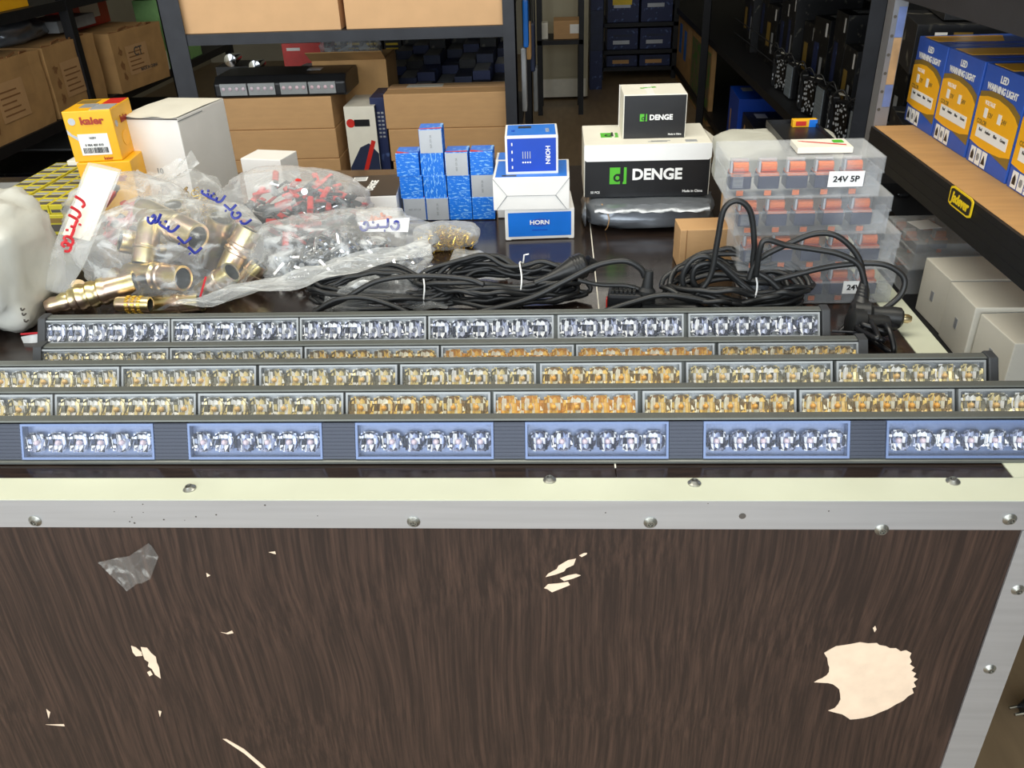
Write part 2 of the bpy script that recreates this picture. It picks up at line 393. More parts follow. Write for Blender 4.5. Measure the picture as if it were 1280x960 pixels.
big = [(780,512),(795,503),(810,495),(832,492),(850,489),(870,485),(890,488),(912,487),(918,492),(935,495),(945,500),(960,500),(972,508),(985,505),(998,512),(994,522),(999,533),(994,540),(1006,548),(998,556),(1010,563),(1003,572),(1014,577),(1004,585),(1010,596),(1000,600),(1004,612),(990,620),(978,631),(960,640),(940,652),(920,660),(900,669),(880,674),(860,677),(845,678),(832,669),(825,665),(808,661),(790,656),(806,650),(815,640),(821,628),(820,615),(818,603),(812,597),(802,590),(790,587),(770,586),(755,585),(765,579),(775,575),(786,568),(792,560),(793,548),(790,540),(788,525)]
patch(zp(big, 640, 560))
patch(zp([(352,497),(368,499),(378,512),(390,522),(392,535),(398,548),(402,576),(388,566),(380,552),(370,545),(372,535),(362,528),(356,512)], 0, 560))
patch(zp([(328,494),(340,498),(354,510),(356,519),(340,520),(332,510)], 0, 560))
patch(zp([(368,560),(376,556),(382,566),(374,570)], 0, 560))
patch(zp([(88,352),(80,350),(90,340),(115,338),(140,334),(145,342),(125,350),(100,360)], 640, 560))
patch(zp([(84,322),(90,314),(112,302),(116,294),(140,280),(160,276),(154,292),(136,300),(130,308),(108,316)], 640, 560))
patch(zp([(120,325),(140,318),(160,314),(172,318),(152,326),(130,332)], 640, 560))
patch(zp([(168,268),(180,262),(188,262),(186,266),(174,272)], 640, 560))
patch(zp([(902,450),(908,444),(911,453),(906,460)], 640, 560))
patch(zp([(557,727),(566,727),(610,752),(662,796),(676,812),(668,812),(612,764)], 0, 560), 'scratch')
for q in ([(552,460),(566,462),(580,456),(584,462),(570,465)], [(116,652),(126,660),(122,676)], [(114,691),(160,690),(162,695)], [(396,656),(404,658),(400,672)], [(672,260),(688,258),(690,265)], [(516,312),(526,318),(518,322)]): patch(zp(q, 0, 560), 'scratch')
for x, y in ((928, 645), (1271, 737)):
    p = Yp(x, y, FY); MB().cyl((p.x, FY-.0003, p.z), (p.x, FY+.002, p.z), .0032, n=10).build('drill_hole', M['dirt'], ct)
rgd = random.Random(12)
for k in range(16):
    x, y = (rgd.uniform(150, 350), rgd.uniform(630, 654)) if k < 10 else (rgd.uniform(0, 1270), rgd.uniform(628, 655))
    p = Yp(x, y, FY); s = rgd.uniform(.0004, .0011); MB().cyl((p.x, FY-.0002, p.z), (p.x, FY+.001, p.z), s, n=6).build('dirt_speck', M['dirt'], ct)
# torn clear tape on the front
def zt(x, y, dy): p = Yp(x/2, 560+y/2, FY+.002); return (p.x, FY+.0005-dy, p.z)
tp = MB()
tp.add([zt(248,280,.002), zt(300,262,.006), zt(318,300,.0015), zt(348,330,.004), zt(322,350,.003)], [(0,1,2),(0,2,4),(2,3,4)])
tp.add([zt(300,262,.006), zt(334,252,.009), zt(378,228,.004), zt(392,238,.006), zt(402,262,.004), zt(386,310,.008), zt(360,330,.003), zt(348,330,.004), zt(318,300,.0015), zt(350,280,.010)], [(0,1,9),(0,9,8),(1,2,9),(2,3,9),(3,4,9),(4,5,9),(5,6,9),(6,7,9),(7,8,9)])
tag(tp.build('torn_tape', film('crumpled clear tape', base=.06, streak=.5, edge=.3, scale=70, rough=.08, col=(.7, .7, .66))), 'torn piece of clear packing tape stuck on the dark counter front', 'tape')

# ------------------------------------------------------------------ light bars
def reflector_mesh(r, h, depth, mts, seed):
    rg = random.Random(seed); b = MB(); nx, nz = 9, 3
    for i in range(nx):
        for j in range(nz):
            a0 = i/nx*2-1; a1 = (i+1)/nx*2-1; c0 = j/nz*2-1; c1 = (j+1)/nz*2-1
            lim = math.sqrt(max(0, 1-((a0+a1)/2)**2))+.12
            c0 = max(c0, -lim); c1 = min(c1, lim)
            if c1-c0 < .05: continue
            am, cm = (a0+a1)/2, (c0+c1)/2; k = max(0, 1-am*am-cm*cm)*depth+.0015
            tx = (1 if i % 2 else -1)*rg.uniform(.3, .9)*r/nx; tz = rg.uniform(-.8, .9)*r/nx-cm*.0012
            b.add([(a0*r, k-tx-tz, c0*h), (a1*r, k+tx-tz, c0*h), (a1*r, k+tx+tz, c1*h), (a0*r, k-tx+tz, c1*h)], [(0, 1, 2, 3)], rg.choice((0, 0, 0, 1, 1, 1, 2)))  # random bright: reflection stripes painted into the colour
    n = 20; ri = [(r*1.0*math.cos(2*PI*i/n), .0012, h*1.0*math.sin(2*PI*i/n)) for i in range(n)]; ro = [(r*.5*math.cos(2*PI*i/n), depth+.002, h*.5*math.sin(2*PI*i/n)) for i in range(n)]
    b.add(ri+ro, [(i, (i+1) % n, n+(i+1) % n, n+i) for i in range(n)]+[tuple(range(n, 2*n))], 2)
    return b.mesh('reflector', mts)
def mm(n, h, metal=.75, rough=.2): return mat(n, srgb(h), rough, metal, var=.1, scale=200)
RMT = dict(cool=[mm('optic painted glint cool', 'ffffff', .0), mm('optic mid cool', 'ccd2ea', .6), mm('optic painted dark reflection cool', '474d60', .7)],  # bright to dark copies of one optic, painting its glints and reflections
    warm=[mm('optic painted glint warm', 'fffdf4', .0), mm('optic painted pale amber reflection', 'ffe6a8', .2), mm('optic painted dark reflection warm', '8a887a', .5)],
    mixed=[mm('optic painted glint ivory', 'fff6dc', .0), mm('optic painted amber reflection', 'ffd478', .0, .3), mm('optic painted dark reflection mix', '9a8662', .5)],  # amber facets: the chip's reflection in the optic, put into the colour
    amber=[mm('optic painted glint amber', 'fff6de', .0), mm('optic painted strong amber reflection', 'ffca62', .0, .3), mm('optic painted brown amber reflection', 'd89c48', .2)],
    bluish=[mm('optic painted glint bluish', 'f2f5ff', .1), mm('optic mid bluish', 'b4c0e2', .6), mm('optic painted dark reflection bluish', '4a5168', .8)])
REF = {k: [reflector_mesh(.0122, .0115, .0042, RMT[k], sd) for sd in range(3)] for k in RMT}
CHM = {k: MB().lathe((0, .006, 0), (0, .0005, 0), [(0, .0028), (.5, .0028), (.85, .0020), (1, .0008)], 10).mesh('led_chip', CHIP[k], smooth=True) for k in CHIP}
_mod = {}
def module(bar, x, w, fh, tilt, base, kind, slots=6, tray='tray', frame_t=.0022, lens_w=None):
    # local face frame: x along, z up the face, -y out
    key = (round(w, 4), round(fh, 4), tray)
    if key not in _mod:
        b = MB(); b.box((0, .0088, 0), (w, .0096, fh)); t = frame_t
        b.box((0, -.001, 0), (w, .0088, t)); b.box((0, -.001, fh-t), (w, .0088, fh)); b.box((0, -.001, t), (t, .0088, fh-t)); b.box((w-t, -.001, t), (w, .0095, fh-t))
        b.box((t, .0082, t), (w-t, .0088, fh-t))
        tr = b.mesh('module_tray', M[tray])
        c = MB(); c.box((t, -.0006, t), (w-t, .0, fh-t))
        nf = int(w/.0032)
        for i in range(nf):
            xx = t+(w-2*t)*(i+.5)/nf; c.add([(xx-.0012, -.0006, t), (xx, -.0013, t), (xx+.0012, -.0006, t), (xx-.0012, -.0006, fh-t), (xx, -.0013, fh-t), (xx+.0012, -.0006, fh-t)], [(0, 1, 4, 3), (1, 2, 5, 4)])
        _mod[key] = (tr, c.mesh('lens_cover', M['lens']))
    tr, cv = _mod[key]
    o = link('module', tr, bar, (x, base[0], base[1]), (-tilt, 0, 0))
    link('lens_cover', cv, o)
    for i in range(slots):
        k = kind if isinstance(kind, str) else kind[i]
        cx = w*(i+.5)/slots*.965+w*.0175; cz = fh*.47
        r = link('reflector', random.choice(REF[k]), o, (cx, -.0002, cz)); sc = min((fh-.006)/.023, w/slots*.5/.0122)
        r.scale = (min(1.02, sc*1.03), 1, sc) if kind != 'bluish' else (.84, 1, .84)
        link('led_chip', CHM[k], o, (cx, .0, cz-.0008))
    return o
def light_bar(label, yface, ztop, prof, face, x0, x1, mods, caps, kinds, tray='tray', spacers=()):
    # prof: housing profile (y, z) relative to the bar's base; face: ((y, z) bottom, (y, z) top)
    bar = thing('light_bar', label, 'light bar', (0, yface, TZ))
    MB().prism(prof, x0+.004, x1-.004).build('housing', M['housing'], bar)
    (fy, fz), (gy, gz) = face; tilt = math.atan2(gy-fy, gz-fz); fh = math.hypot(gy-fy, gz-fz)
    for s, on in zip((x0, x1), caps):
        if on:
            a, b = (s-.006, s+.004) if s == x0 else (s-.004, s+.006)
            dp = prof[1][0]+.001; tz = gz+.0035; pr = [(-.001, 0), (dp, 0), (dp, tz*.6), (prof[3][0]+.002, tz), (gy-.002, tz), (fy-.003, fz+.003), (-.001, max(.001, fz-.001))]
            MB().prism(pr, a, b).build('end_cap', M['endcap'], bar, bevel=.0016, seg=2)
    for (a, b), k in zip(mods, kinds): module(bar, a, b-a, fh, tilt, (fy-.001, fz), k, tray=tray)
    for a, b in spacers:
        q = MB().box((0, 0, 0), (b-a, .010, fh))
        for i in range(10): q.box((0, -.0007, fh*(i+.2)/10), (b-a, 0, fh*(i+.7)/10))
        q.build('ribbed_insert', M['spacer'], bar, (a, fy-.001, fz), (-tilt, 0, 0))
    return bar
def mod_x(pairs, y, z): return [(Z(a, y, z).x, Z(b, y, z).x) for a, b in pairs]
PF = [(0.0000, 0.0000), (0.0400, 0.0000), (0.0400, 0.0212), (0.0286, 0.0386), (0.0192, 0.0386), (0.0182, 0.0372), (0.0256, 0.0318), (0.0111, 0.0070), (0.0030, 0.0116), (0.0000, 0.0102)]
PF2 = [(0.0000, 0.0000), (0.0400, 0.0000), (0.0400, 0.0155), (0.0286, 0.0282), (0.0192, 0.0282), (0.0182, 0.0268), (0.0256, 0.0214), (0.0111, 0.0012), (0.0025, 0.0010), (0.0000, 0.0010)]
FACE2 = ((.0025, .0016), (.0170, .0264))
FACE = ((.0025, .0120), (.0170, .0368))
PF5 = [(0.0000, 0.0000), (0.0420, 0.0000), (0.0420, 0.0209), (0.0299, 0.0380), (0.0200, 0.0380), (0.0190, 0.0366), (0.0269, 0.0321), (0.0126, 0.0012), (0.0040, 0.0036), (0.0000, 0.0022)]
FACE5 = ((.0035, .0040), (.0178, .0362))
def bar_y(ytop, dz, face): return Z(640, ytop, TZ+face[1][1]+dz).y-face[1][0]
# back to front
m1 = mod_x([(62,217),(219,375),(377,533),(536,692),(697,855),(861,1027)], 394, .987)
b = light_bar('rearmost light bar with cool white leds, touching the black cables', bar_y(394, 0, FACE), 0, PF, FACE, m1[0][0], m1[-1][1]+.006, m1, (1, 1), ['cool']*6)
m2 = mod_x([(60,218),(220,382),(385,550),(553,717),(720,892),(897,1072)], 431, .973)
b = light_bar('light bar with pale orange leds half hidden behind the long bar in front', bar_y(431, 0, FACE2), 0, PF2, FACE2, m2[0][0], m2[-1][1]+.004, m2, (1, 1), ['warm', 'warm', 'mixed', 'amber', 'amber', 'mixed'])
m3 = mod_x([(-181,-15),(-12,153),(156,322),(326,497),(501,670),(675,852),(858,1042),(1047,1236)], 454, .987)
light_bar('long light bar with white and yellow leds and a rounded dark right end cap', bar_y(454, 0, FACE), 0, PF, FACE, m3[0][0], m3[-1][1]+.006, m3, (1, 1), ['warm', 'warm', 'warm', 'warm', 'warm', 'mixed', 'warm', 'warm'])
m4 = mod_x([(-104,70),(73,247),(250,430),(433,613),(617,797),(803,996),(1000,1195),(1200,1400)], 489, .987)
light_bar('light bar with amber leds at its middle, second from the counter edge', bar_y(489, 0, FACE), 0, PF, FACE, m4[0][0], m4[-1][1]+.006, m4, (1, 1), ['warm', 'warm', 'warm', 'mixed', 'amber', 'mixed', 'mixed', 'warm'])
m5 = mod_x([(-168,-5),(37,200),(242,407),(448,618),(657,834),(877,1058),(1103,1290)], 545, .968)
s5 = [(m5[i][1]+.0005, m5[i+1][0]-.0005) for i in range(6)]
light_bar('front light bar with bluish ribbed led blocks and dark inserts, nearest the counter edge', bar_y(527, 0, FACE5), 0, PF5, FACE5, m5[0][0]-.03, m5[-1][1]+.03, m5, (1, 1), ['bluish']*7, tray='tray_blue', spacers=s5)
# ------------------------------------------------------------------ boxes standing on the counter
def top_box(name, label, cat, zt, fl, fr, depth, h, mt, **k):      # front top corners seen at fl, fr on the plane z = zt
    a = Z(*fl, zt); b = Z(*fr, zt); rz = math.atan2(b.y-a.y, b.x-a.x)
    return carton(name, label, cat, (a.x, a.y, zt-h), ((b-a).xy.length, depth, h), rz, mt, **k)
def barcode(o, face, u, v, w, h, lay=3):
    b = MB(); x = 0
    while x < w:
        t = random.choice((.0006, .001, .0016)); b.box((x, 0, 0), (min(w, x+t), h, .0002)); x += t+random.choice((.0007, .0012))
    q = b.build('barcode', M['black'], o); q.matrix_local = frame(o, face, u, v, lay)
# small blue cubes
cube = .0365
cx0 = Z(506, 276).x; cy0 = Z(506, 276).y; step = (Z(620, 274).x-cx0)/4
rows = ['ssbb', 'bubs', 'busb']                 # bottom row first; s silver end, b slogan across, u slogan upright
ordn = ['leftmost', 'second from left', 'third from left', 'rightmost']
rown = ['bottom', 'second', 'third']
def blue_cube(label, x, y, z, kind, rz=0):
    c = step*.975
    o = carton('small_blue_box', label, 'box', (x, y, z), (c, .042, c*1.02), rz, 'blueprint2' if kind == 'u' else 'blueprint', group='small blue boxes stacked in a wall', bevel=.0012)
    if kind == 's':
        panel(o, 'front', .0008, .0008, c-.0016, c*1.02-.0016, 'silver', 'silver_end')
        lettering(o, 'front', c*.5, c*.5, 'REF. 571 24', .0042, 'grey', rot=random.choice((0, PI/2)), bold=.01)
    poly(o, 'top', 0, 0, [(.001, .001), (c*.6, .001), (.001, .012)] if kind != 's' else [(.001, .003), (c-.001, .003), (c-.001, .009), (.001, .005)], 'red', 'red_corner')
    return o
for r in range(3):
    for c in range(4):
        kind = rows[r][c]
        blue_cube('small %s box, %s in the %s row of the blue wall' % ('silver-ended blue' if kind == 's' else 'bright blue', ordn[c], rown[r]), cx0+c*step-r*.0015*(3-c)*.6, cy0+random.uniform(0, .002), TZ+r*cube*1.02, kind, random.uniform(-.015, .015))
blue_cube('lone silver-ended blue box on top of the small blue wall', cx0+step*.93, cy0+.001, TZ+3*cube*1.02, 's', .04)
# horn boxes
hb = top_box('horn_box', 'lowest horn box lying flat with blue front panel', 'box', Yp(670, 264, Z(670, 298).y).z, (625, 265), (717, 263), .085, .001, 'white')
bpy.data.objects.remove(hb)
p0 = Z(632, 300); p1 = Z(718, 297); hh = Yp(675, 262, p0.y).z-TZ; w = p1.x-p0.x; rz = math.atan2(p1.y-p0.y, p1.x-p0.x)
hb = carton('horn_box', 'lowest horn box, white with a bright blue front panel', 'box', (p0.x, p0.y, TZ), (w, .09, hh), rz, 'white', group='stacked horn boxes')
panel(hb, 'front', .005, .005, w-.010, hh-.010, 'blue')
poly(hb, 'front', w/2, hh*.56, ell(0, 0, .0165, .0062), 'royal', 'oval_badge', lay=2)
lettering(hb, 'front', w/2, hh*.56, 'HORN', .0092, 'paper', lay=3, bold=.03, sx=1.15)
panel(hb, 'front', w/2-.012, hh*.30, .024, .0012, 'deepblue', lay=2)
for u in (.001, w-.009): panel(hb, 'front', u, .0, .008, .003, 'white', 'tab', lay=2)
z1 = TZ+hh+.0005
a = Yp(617, 258, p0.y-.003); b_ = Yp(712, 258, p0.y-.003); w2 = b_.x-a.x; h2 = Yp(664, 222, p0.y-.003).z-z1
h2b = carton('horn_box', 'middle horn box, white end flaps facing forward', 'box', (a.x, p0.y-.003, z1), (w2, .10, h2), 0, 'white', group='stacked horn boxes')
panel(h2b, 'top', .004, .004, w2-.008, .088, 'blue'); panel(h2b, 'top', .014, .006, .022, .006, 'black', lay=2)
for q in ([(0, h2), (.021, h2*.47), (.0216, h2*.44), (0, h2-.0012)], [(w2, h2), (w2-.021, h2*.47), (w2-.0216, h2*.44), (w2, h2-.0012)], [(.021, h2*.47), (.004, .001), (.0048, .001), (.0216, h2*.44)], [(w2-.021, h2*.47), (w2-.004, .001), (w2-.0048, .001), (w2-.0216, h2*.44)], [(.021, h2*.46), (w2-.021, h2*.46), (w2-.021, h2*.445), (.021, h2*.445)]):
    poly(h2b, 'front', 0, 0, q, 'grey', 'flap_crease')
z2 = z1+h2+.0005
h4 = carton('horn_box', 'horn box mostly hidden behind the middle horn box', 'box', (a.x-.002, p0.y+.105, TZ), (.085, .05, z2-TZ-.003), 0, 'white', group='stacked horn boxes')
panel(h4, 'top', .004, .004, .077, .042, 'blue')
a = Yp(632, 207, p0.y+.012); b_ = Yp(698, 206, p0.y+.012); w3 = b_.x-a.x; h3 = Yp(665, 170, p0.y+.012).z-z2
h3b = carton('horn_box', 'top horn box with deep blue front and sideways HORN lettering', 'box', (a.x, p0.y+.012, z2), (w3, .075, h3), .03, 'white', group='stacked horn boxes')
panel(h3b, 'front', .0035, .0045, w3-.007, h3-.008, 'deepblue')
lettering(h3b, 'front', w3-.016, h3*.5, 'HORN', .0095, 'paper', rot=-PI/2, bold=.02)
for i in range(4):
    panel(h3b, 'front', .026+.0036*i, h3*.42, .0012, .0105, 'silver', 'small_print', lay=2); poly(h3b, 'front', .0266+.0036*i, h3*.32, ell(0, 0, .0013, .0013, 8), 'paper', 'bullet', lay=2)
for i in range(4): panel(h3b, 'front', .0095, h3*(.16+.2*i), .0018, .0042, 'paper', 'small_print', lay=2)
panel(h3b, 'top', .0035, .004, w3-.007, .064, 'blue'); panel(h3b, 'top', .02, .045, .02, .012, 'black', 'printed_stamp', lay=2)
lettering(h3b, 'top', w3-.016, .03, 'HORN', .008, 'silver', rot=-PI/2, bold=.02); lettering(h3b, 'top', .012, .03, '12V', .007, 'deepblue', rot=-PI/2)
# grey film parcel, DENGE cartons
def logo(o, face, u, v, s, lay=2):
    poly(o, face, u, v, [(0, 0), (s*.62, 0), (s*.62, s*.28), (s*.40, s*.28), (s*.40, s*.62), (s*.62, s*.62), (s*.62, s), (0, s)], 'green', 'logo_mark', lay)
    poly(o, face, u, v, ell(s*.46, s*.38, s*.24, s*.24, 16), 'black', 'logo_cut', lay+1)
    poly(o, face, u, v, ell(s*.46, s*.38, s*.12, s*.12, 14), 'green', 'logo_dot', lay+2)
    poly(o, face, u, v, [(s*.62, s*.22), (s*.72, s*.22), (s*.72, s), (s*.62, s)], 'black', 'logo_cut', lay+2)
    poly(o, face, u, v, [(s*.78, 0), (s, 0), (s, s), (s*.84, s), (s*.84, s*.18), (s*.78, s*.08)], 'green', 'logo_bar', lay)
DY = 1.335
def denge(x0, x1, yt, yb, Y, depth, label, lid, mark, txt, sub, zb):
    o = front_box('logo_carton', label, 'carton', x0, x1, yt, yb, Y, depth, 'offwhite', zb=zb, group='black and white cartons')
    w, d, h = o['dims']
    panel(o, 'front', .0015, .0, w-.003, h-lid, 'black', 'black_front')
    logo(o, 'front', mark[0]*w, mark[1]*h, mark[2]*h)
    lettering(o, 'front', txt[0]*w, txt[1]*h, 'DENGE', txt[2]*h, 'paper', lay=3, bold=.035, sx=txt[3])
    lettering(o, 'front', w-sub*2.6, h*.09, 'Made in China', sub*.55, 'paper', lay=3)
    return o, w, d, h
zpar = .992
d1, w, d, h = denge(730, 888, 180, 243, DY, .13, 'wide black and white carton with a green logo, on the grey film parcel', .0185, (.205, .25, .32), (.58, .42, .29, 1.0), .010, zpar+.002)
q = poly(d1, 'front', 0, 0, [(.0, h-.022), (.004, h-.0255), (w-.004, h-.0255), (w, h-.022), (w, h), (0, h)], 'paper', 'lid_flap', lay=2, th=.0012)
lettering(d1, 'front', .018, h*.09, '50 PCS', .005, 'paper', lay=3)
logo(d1, 'top', .028, .045, .028, 1); panel(d1, 'top', .10, .012, .03, .0012, 'grey', 'small_print'); panel(d1, 'top', .105, .016, .03, .0012, 'grey', 'small_print'); panel(d1, 'top', w-.04, .008, .018, .012, 'silver', 'small_label')
MB().add([(w, .0, h-.002), (w+.013, .02, h-.014), (w+.016, .075, h-.012), (w, .09, h-.002), (w, .0, h), (w+.0135, .02, h-.0125), (w+.0165, .075, h-.0105), (w, .09, h)], [(0,3,2,1),(4,5,6,7),(0,1,5,4),(1,2,6,5),(2,3,7,6)]).build('side_flap', M['offwhite'], d1)
zs = zpar+.002+h
d2, w, d, h = denge(779, 858, 118, 172, DY+.035, .085, 'small black fronted carton with white lid, on the wide logo carton', .0012, (.265, .40, .165), (.60, .48, .165, 1.0), .0065, zs)
panel(d2, 'top', .036, .002, .012, .075, 'white', 'tape'); lettering(d2, 'top', .042, .05, 'DENGE', .008, 'green', rot=.3, lay=2)
panel(d2, 'left', .0, .0, .004, h, 'white', 'edge_fold', th=.001)
# grey film parcel: rolled, soft, lying under the wide carton
def lump(a, b, c, seed, nu=40, nv=20, e1=.7, e2=.8, amp=.06, fr=3.5, flat=True, ridge=.5, taper=0):
    g = []
    for j in range(nv+1):
        ph = -PI/2+PI*j/nv; row = []
        for i in range(nu):
            th = 2*PI*i/nu
            def sg(x, e): return math.copysign(abs(x)**e, x)
            x = sg(math.cos(ph), e1)*sg(math.cos(th), e2); y = sg(math.cos(ph), e1)*sg(math.sin(th), e2); z = sg(math.sin(ph), e1)
            p = Vector((x, y, z)); sd = Vector((seed*7.1, seed*3.3, seed*1.7))
            n1 = noise.noise(p*fr*.6+sd); n2 = 1-abs(noise.noise(p*fr+sd*2))*2; n3 = 1-abs(noise.noise(p*fr*2.3+sd*3))*2
            k = 1+amp*n1*1.3+amp*ridge*(n2-.4)+amp*ridge*.5*(n3-.4)
            tz = 1-taper*max(0, p.x)
            row.append(Vector((p.x*a*k, p.y*b*k*tz, max(-c, p.z*c*k*tz)+c)))
        g.append(row)
    m_ = MB(); m_.ring(g, True, True); return m_
pa = Z(735, 291); pb = Z(893, 294)
q = lump((pb.x-pa.x)/2+.006, .075, (zpar-TZ)/2, 3, e1=.45, e2=.55, amp=.085, fr=4).build('film_parcel', M['greyfilm'], smooth='all', loc=((pa.x+pb.x)/2, 1.365, TZ))
tag(q, 'silver grey plastic film folded into a parcel under the wide carton', 'plastic film')
r_ = MB()
for i in range(5): r_.tube([Vector((-.001*i, math.cos(t)*(.019-.0032*i), math.sin(t)*(.019-.0032*i))) for t in [k*2*PI/18 for k in range(17)]], .0012, 4)
r_.build('rolled_end', M['greyfilm'], q, (-(pb.x-pa.x)/2-.004, -.045, .021), smooth='all')
MB().tube(smooth_path([(-.076, -.060, .042), (-.066, -.080, .028), (-.067, -.079, .012), (-.07, -.066, .001)], 5), .0008, 5).build('rubber_band', M['tan'], q)
g = [[Vector((-.088+.178*i/24, -.066-.018*j/4-.0015*math.sin(i*.8+j), .0425-.0035*j/4-.0012*math.sin(i*1.7+j*.8)-.004*(j == 4))) for i in range(25)] for j in range(5)]
MB().sheet(g).build('loose_fold', M['greyfilm'], q, smooth='all')
# small kraft box
kb0 = Z(851, 352); kb = carton('small_kraft_box', 'small plain kraft box in front of the clear relay cases', 'box', (Z(852, 350).x, 1.135, TZ), (.075, .05, .058), .04, 'card', bevel=.001)
panel(kb, 'front', .0085, .0, .0008, .058, 'card_in', 'flap_edge')
# ------------------------------------------------------------------ clear relay cases
def relay(label, loc, kind, group):
    t = thing('relay', label, 'relay', loc, 0, group)
    MB().box((-.0125, 0, 0), (.0125, .024, .0155)).build('relay_base', M['relayblue'], t, bevel=.0008, seg=1)
    MB().box((-.0115, .001, .0155), (.0115, .0235, .0185)).build('coil_plate', M['copper'], t)
    MB().cyl((-.009, .010, .0245), (.009, .010, .0245), .0058, n=12).build('coil', M['copper'], t)
    MB().box((-.0105, .0165, .0185), (.0105, .0205, .033)).box((-.0122, .006, .0185), (-.0098, .014, .032)).build('contact_arm', M['silver'], t)
    MB().box((-.004, -.0006, -.0075), (.004, .001, -.0015)).build('contact_pin', M['copper'], t)
    return t
M['relayblue'] = mat('dark blue relay base', srgb('1e2342'), .35, var=.1)
def relay_case(label, loc, w, d, h, rz=0, mt='pp', clips=True, group=None):
    t = thing('relay_case', label, 'plastic case', loc, rz, group)
    th = .0012; zl = h*.62
    b = MB(); b.box((0, 0, 0), (w, d, th)); b.box((0, 0, th), (w, th, zl)); b.box((0, d-th, th), (w, d, zl)); b.box((0, th, th), (th, d-th, zl)); b.box((w-th, th, th), (w, d-th, zl))
    b.build('case_bottom', M[mt], t)
    e = .001; b = MB(); b.box((-e, -e, h-th), (w+e, d+e, h)); b.box((-e, -e, zl), (w+e, th-e, h-th)); b.box((-e, d+e-th, zl), (w+e, d+e, h-th)); b.box((-e, th-e, zl), (th-e, d+e-th, h-th)); b.box((w+e-th, th-e, zl), (w+e, d+e-th, h-th))
    b.box((-e, -e-.0012, zl-.001), (w+e, -e, zl+.0015))
    b.build('case_lid', M[mt], t)
    for x in (w*.07, w*.93) if clips else (): MB().box((x-.006, -.003, h*.30), (x+.006, -.001, h*.78)).box((x-.005, -.0042, h*.36), (x+.005, -.003, h*.40)).box((x-.005, -.0042, h*.46), (x+.005, -.003, h*.50)).build('clip', M['pp'], t)
    return t
zc = TZ; ch = .0475; lv = [((930, 1110), 'bottom'), ((922, 1116), 'third from the top'), ((916, 1105), 'second from the top'), ((906, 1096), 'top')]
for i, ((xa, xb), nm) in enumerate(lv):
    yy = 1.015-.004*i; pz = TZ+i*(ch+.0006)
    ypx = {0: 385, 1: 338, 2: 300, 3: 255}[i]
    X0 = Yp(xa, ypx, yy).x; X1 = Yp(xb, ypx, yy).x
    c = relay_case('clear relay case with orange relays, %s of its stack of four' % nm, (X0, yy, pz), X1-X0, .085, ch, 0, 'pp', group='clear relay cases in a stack')
    if i in (3, 0):
        ux, uw, uh, uz = ((X1-X0)*.655, .041, .0185, .013) if i == 3 else ((X1-X0)*.66, .026, .017, .014)
        lb = panel(c, 'front', ux, uz, uw, uh, 'paper', 'paper_label', lay=4, dims=(X1-X0, .085, ch))
        lettering(c, 'front', ux+uw*.5, uz+uh*.5, '24V 5P' if i == 3 else '24V', .0098, 'black', lay=6, bold=.022, dims=(X1-X0, .085, ch), sx=1.08)
    sp = (X1-X0-.014)/5
    for k in range(5):
        relay('%s orange and blue relay in the %s clear case' % (('leftmost', 'second', 'middle', 'fourth', 'rightmost')[k], nm), (X0+.007+sp*(k+.5)-.006, yy+.006, pz+.0095), 0, 'relays in the %s clear case' % nm)
# ------------------------------------------------------------------ things leaning behind the relay cases
fb = lump(.082, .06, .038, 9, e1=.4, e2=.4, amp=.05, fr=3).build('foam_wrap', mat('white foam film', srgb('b9b8ac'), .5, var=.06, scale=14, bump=.4, bscale=24), smooth='all', loc=(Yp(972, 195, 1.18).x, 1.185, TZ+.098))
tag(fb, 'pale foam wrapped bundle behind the clear relay cases', 'parcel')
st = carton('parts_carton', 'plain brown carton supporting the foam bundle behind the relay cases', 'carton', (fb.location.x-.06, 1.14, TZ), (.13, .1, .0985), 0, 'card')
tq_ = TZ+.098+.076; p = Z(983, 189, tq_); p2 = Z(957, 158, tq_); p3 = Z(1034, 174, tq_); tl = (p2-p).length
ft = thing('flat_tray', 'black flat plastic tray lying on the foam bundle', 'tray', (p.x, p.y, tq_), math.atan2(p2.y-p.y, p2.x-p.x)-PI/2)
MB().box((0, 0, 0), (.065, tl, .004)).build('tray_floor', M['blackp'], ft)
for a, b in (((0, 0, .004), (.065, .003, .009)), ((0, tl-.003, .004), (.065, tl, .009)), ((0, .003, .004), (.003, tl-.003, .009)), ((.062, .003, .004), (.065, tl-.003, .009))): MB().box(a, b).build('tray_rim', M['blackp'], ft)
a = Z(998, 190, 1.146); pf = carton('flat_white_box', 'flat white box with a red stripe on top of the relay cases', 'box', (a.x, a.y+.004, TZ+4*(ch+.0006)+.0005), (.064, .04, .007), -.02, 'offwhite', bevel=.0006)
poly(pf, 'top', 0, 0, [(.006, .030), (.012, .026), (.058, .008), (.058, .011)], 'red', 'red_stripe'); panel(pf, 'top', .046, .02, .012, .01, 'green', 'green_stamp', lay=2)
a = Yp(990, 160, 2.2)
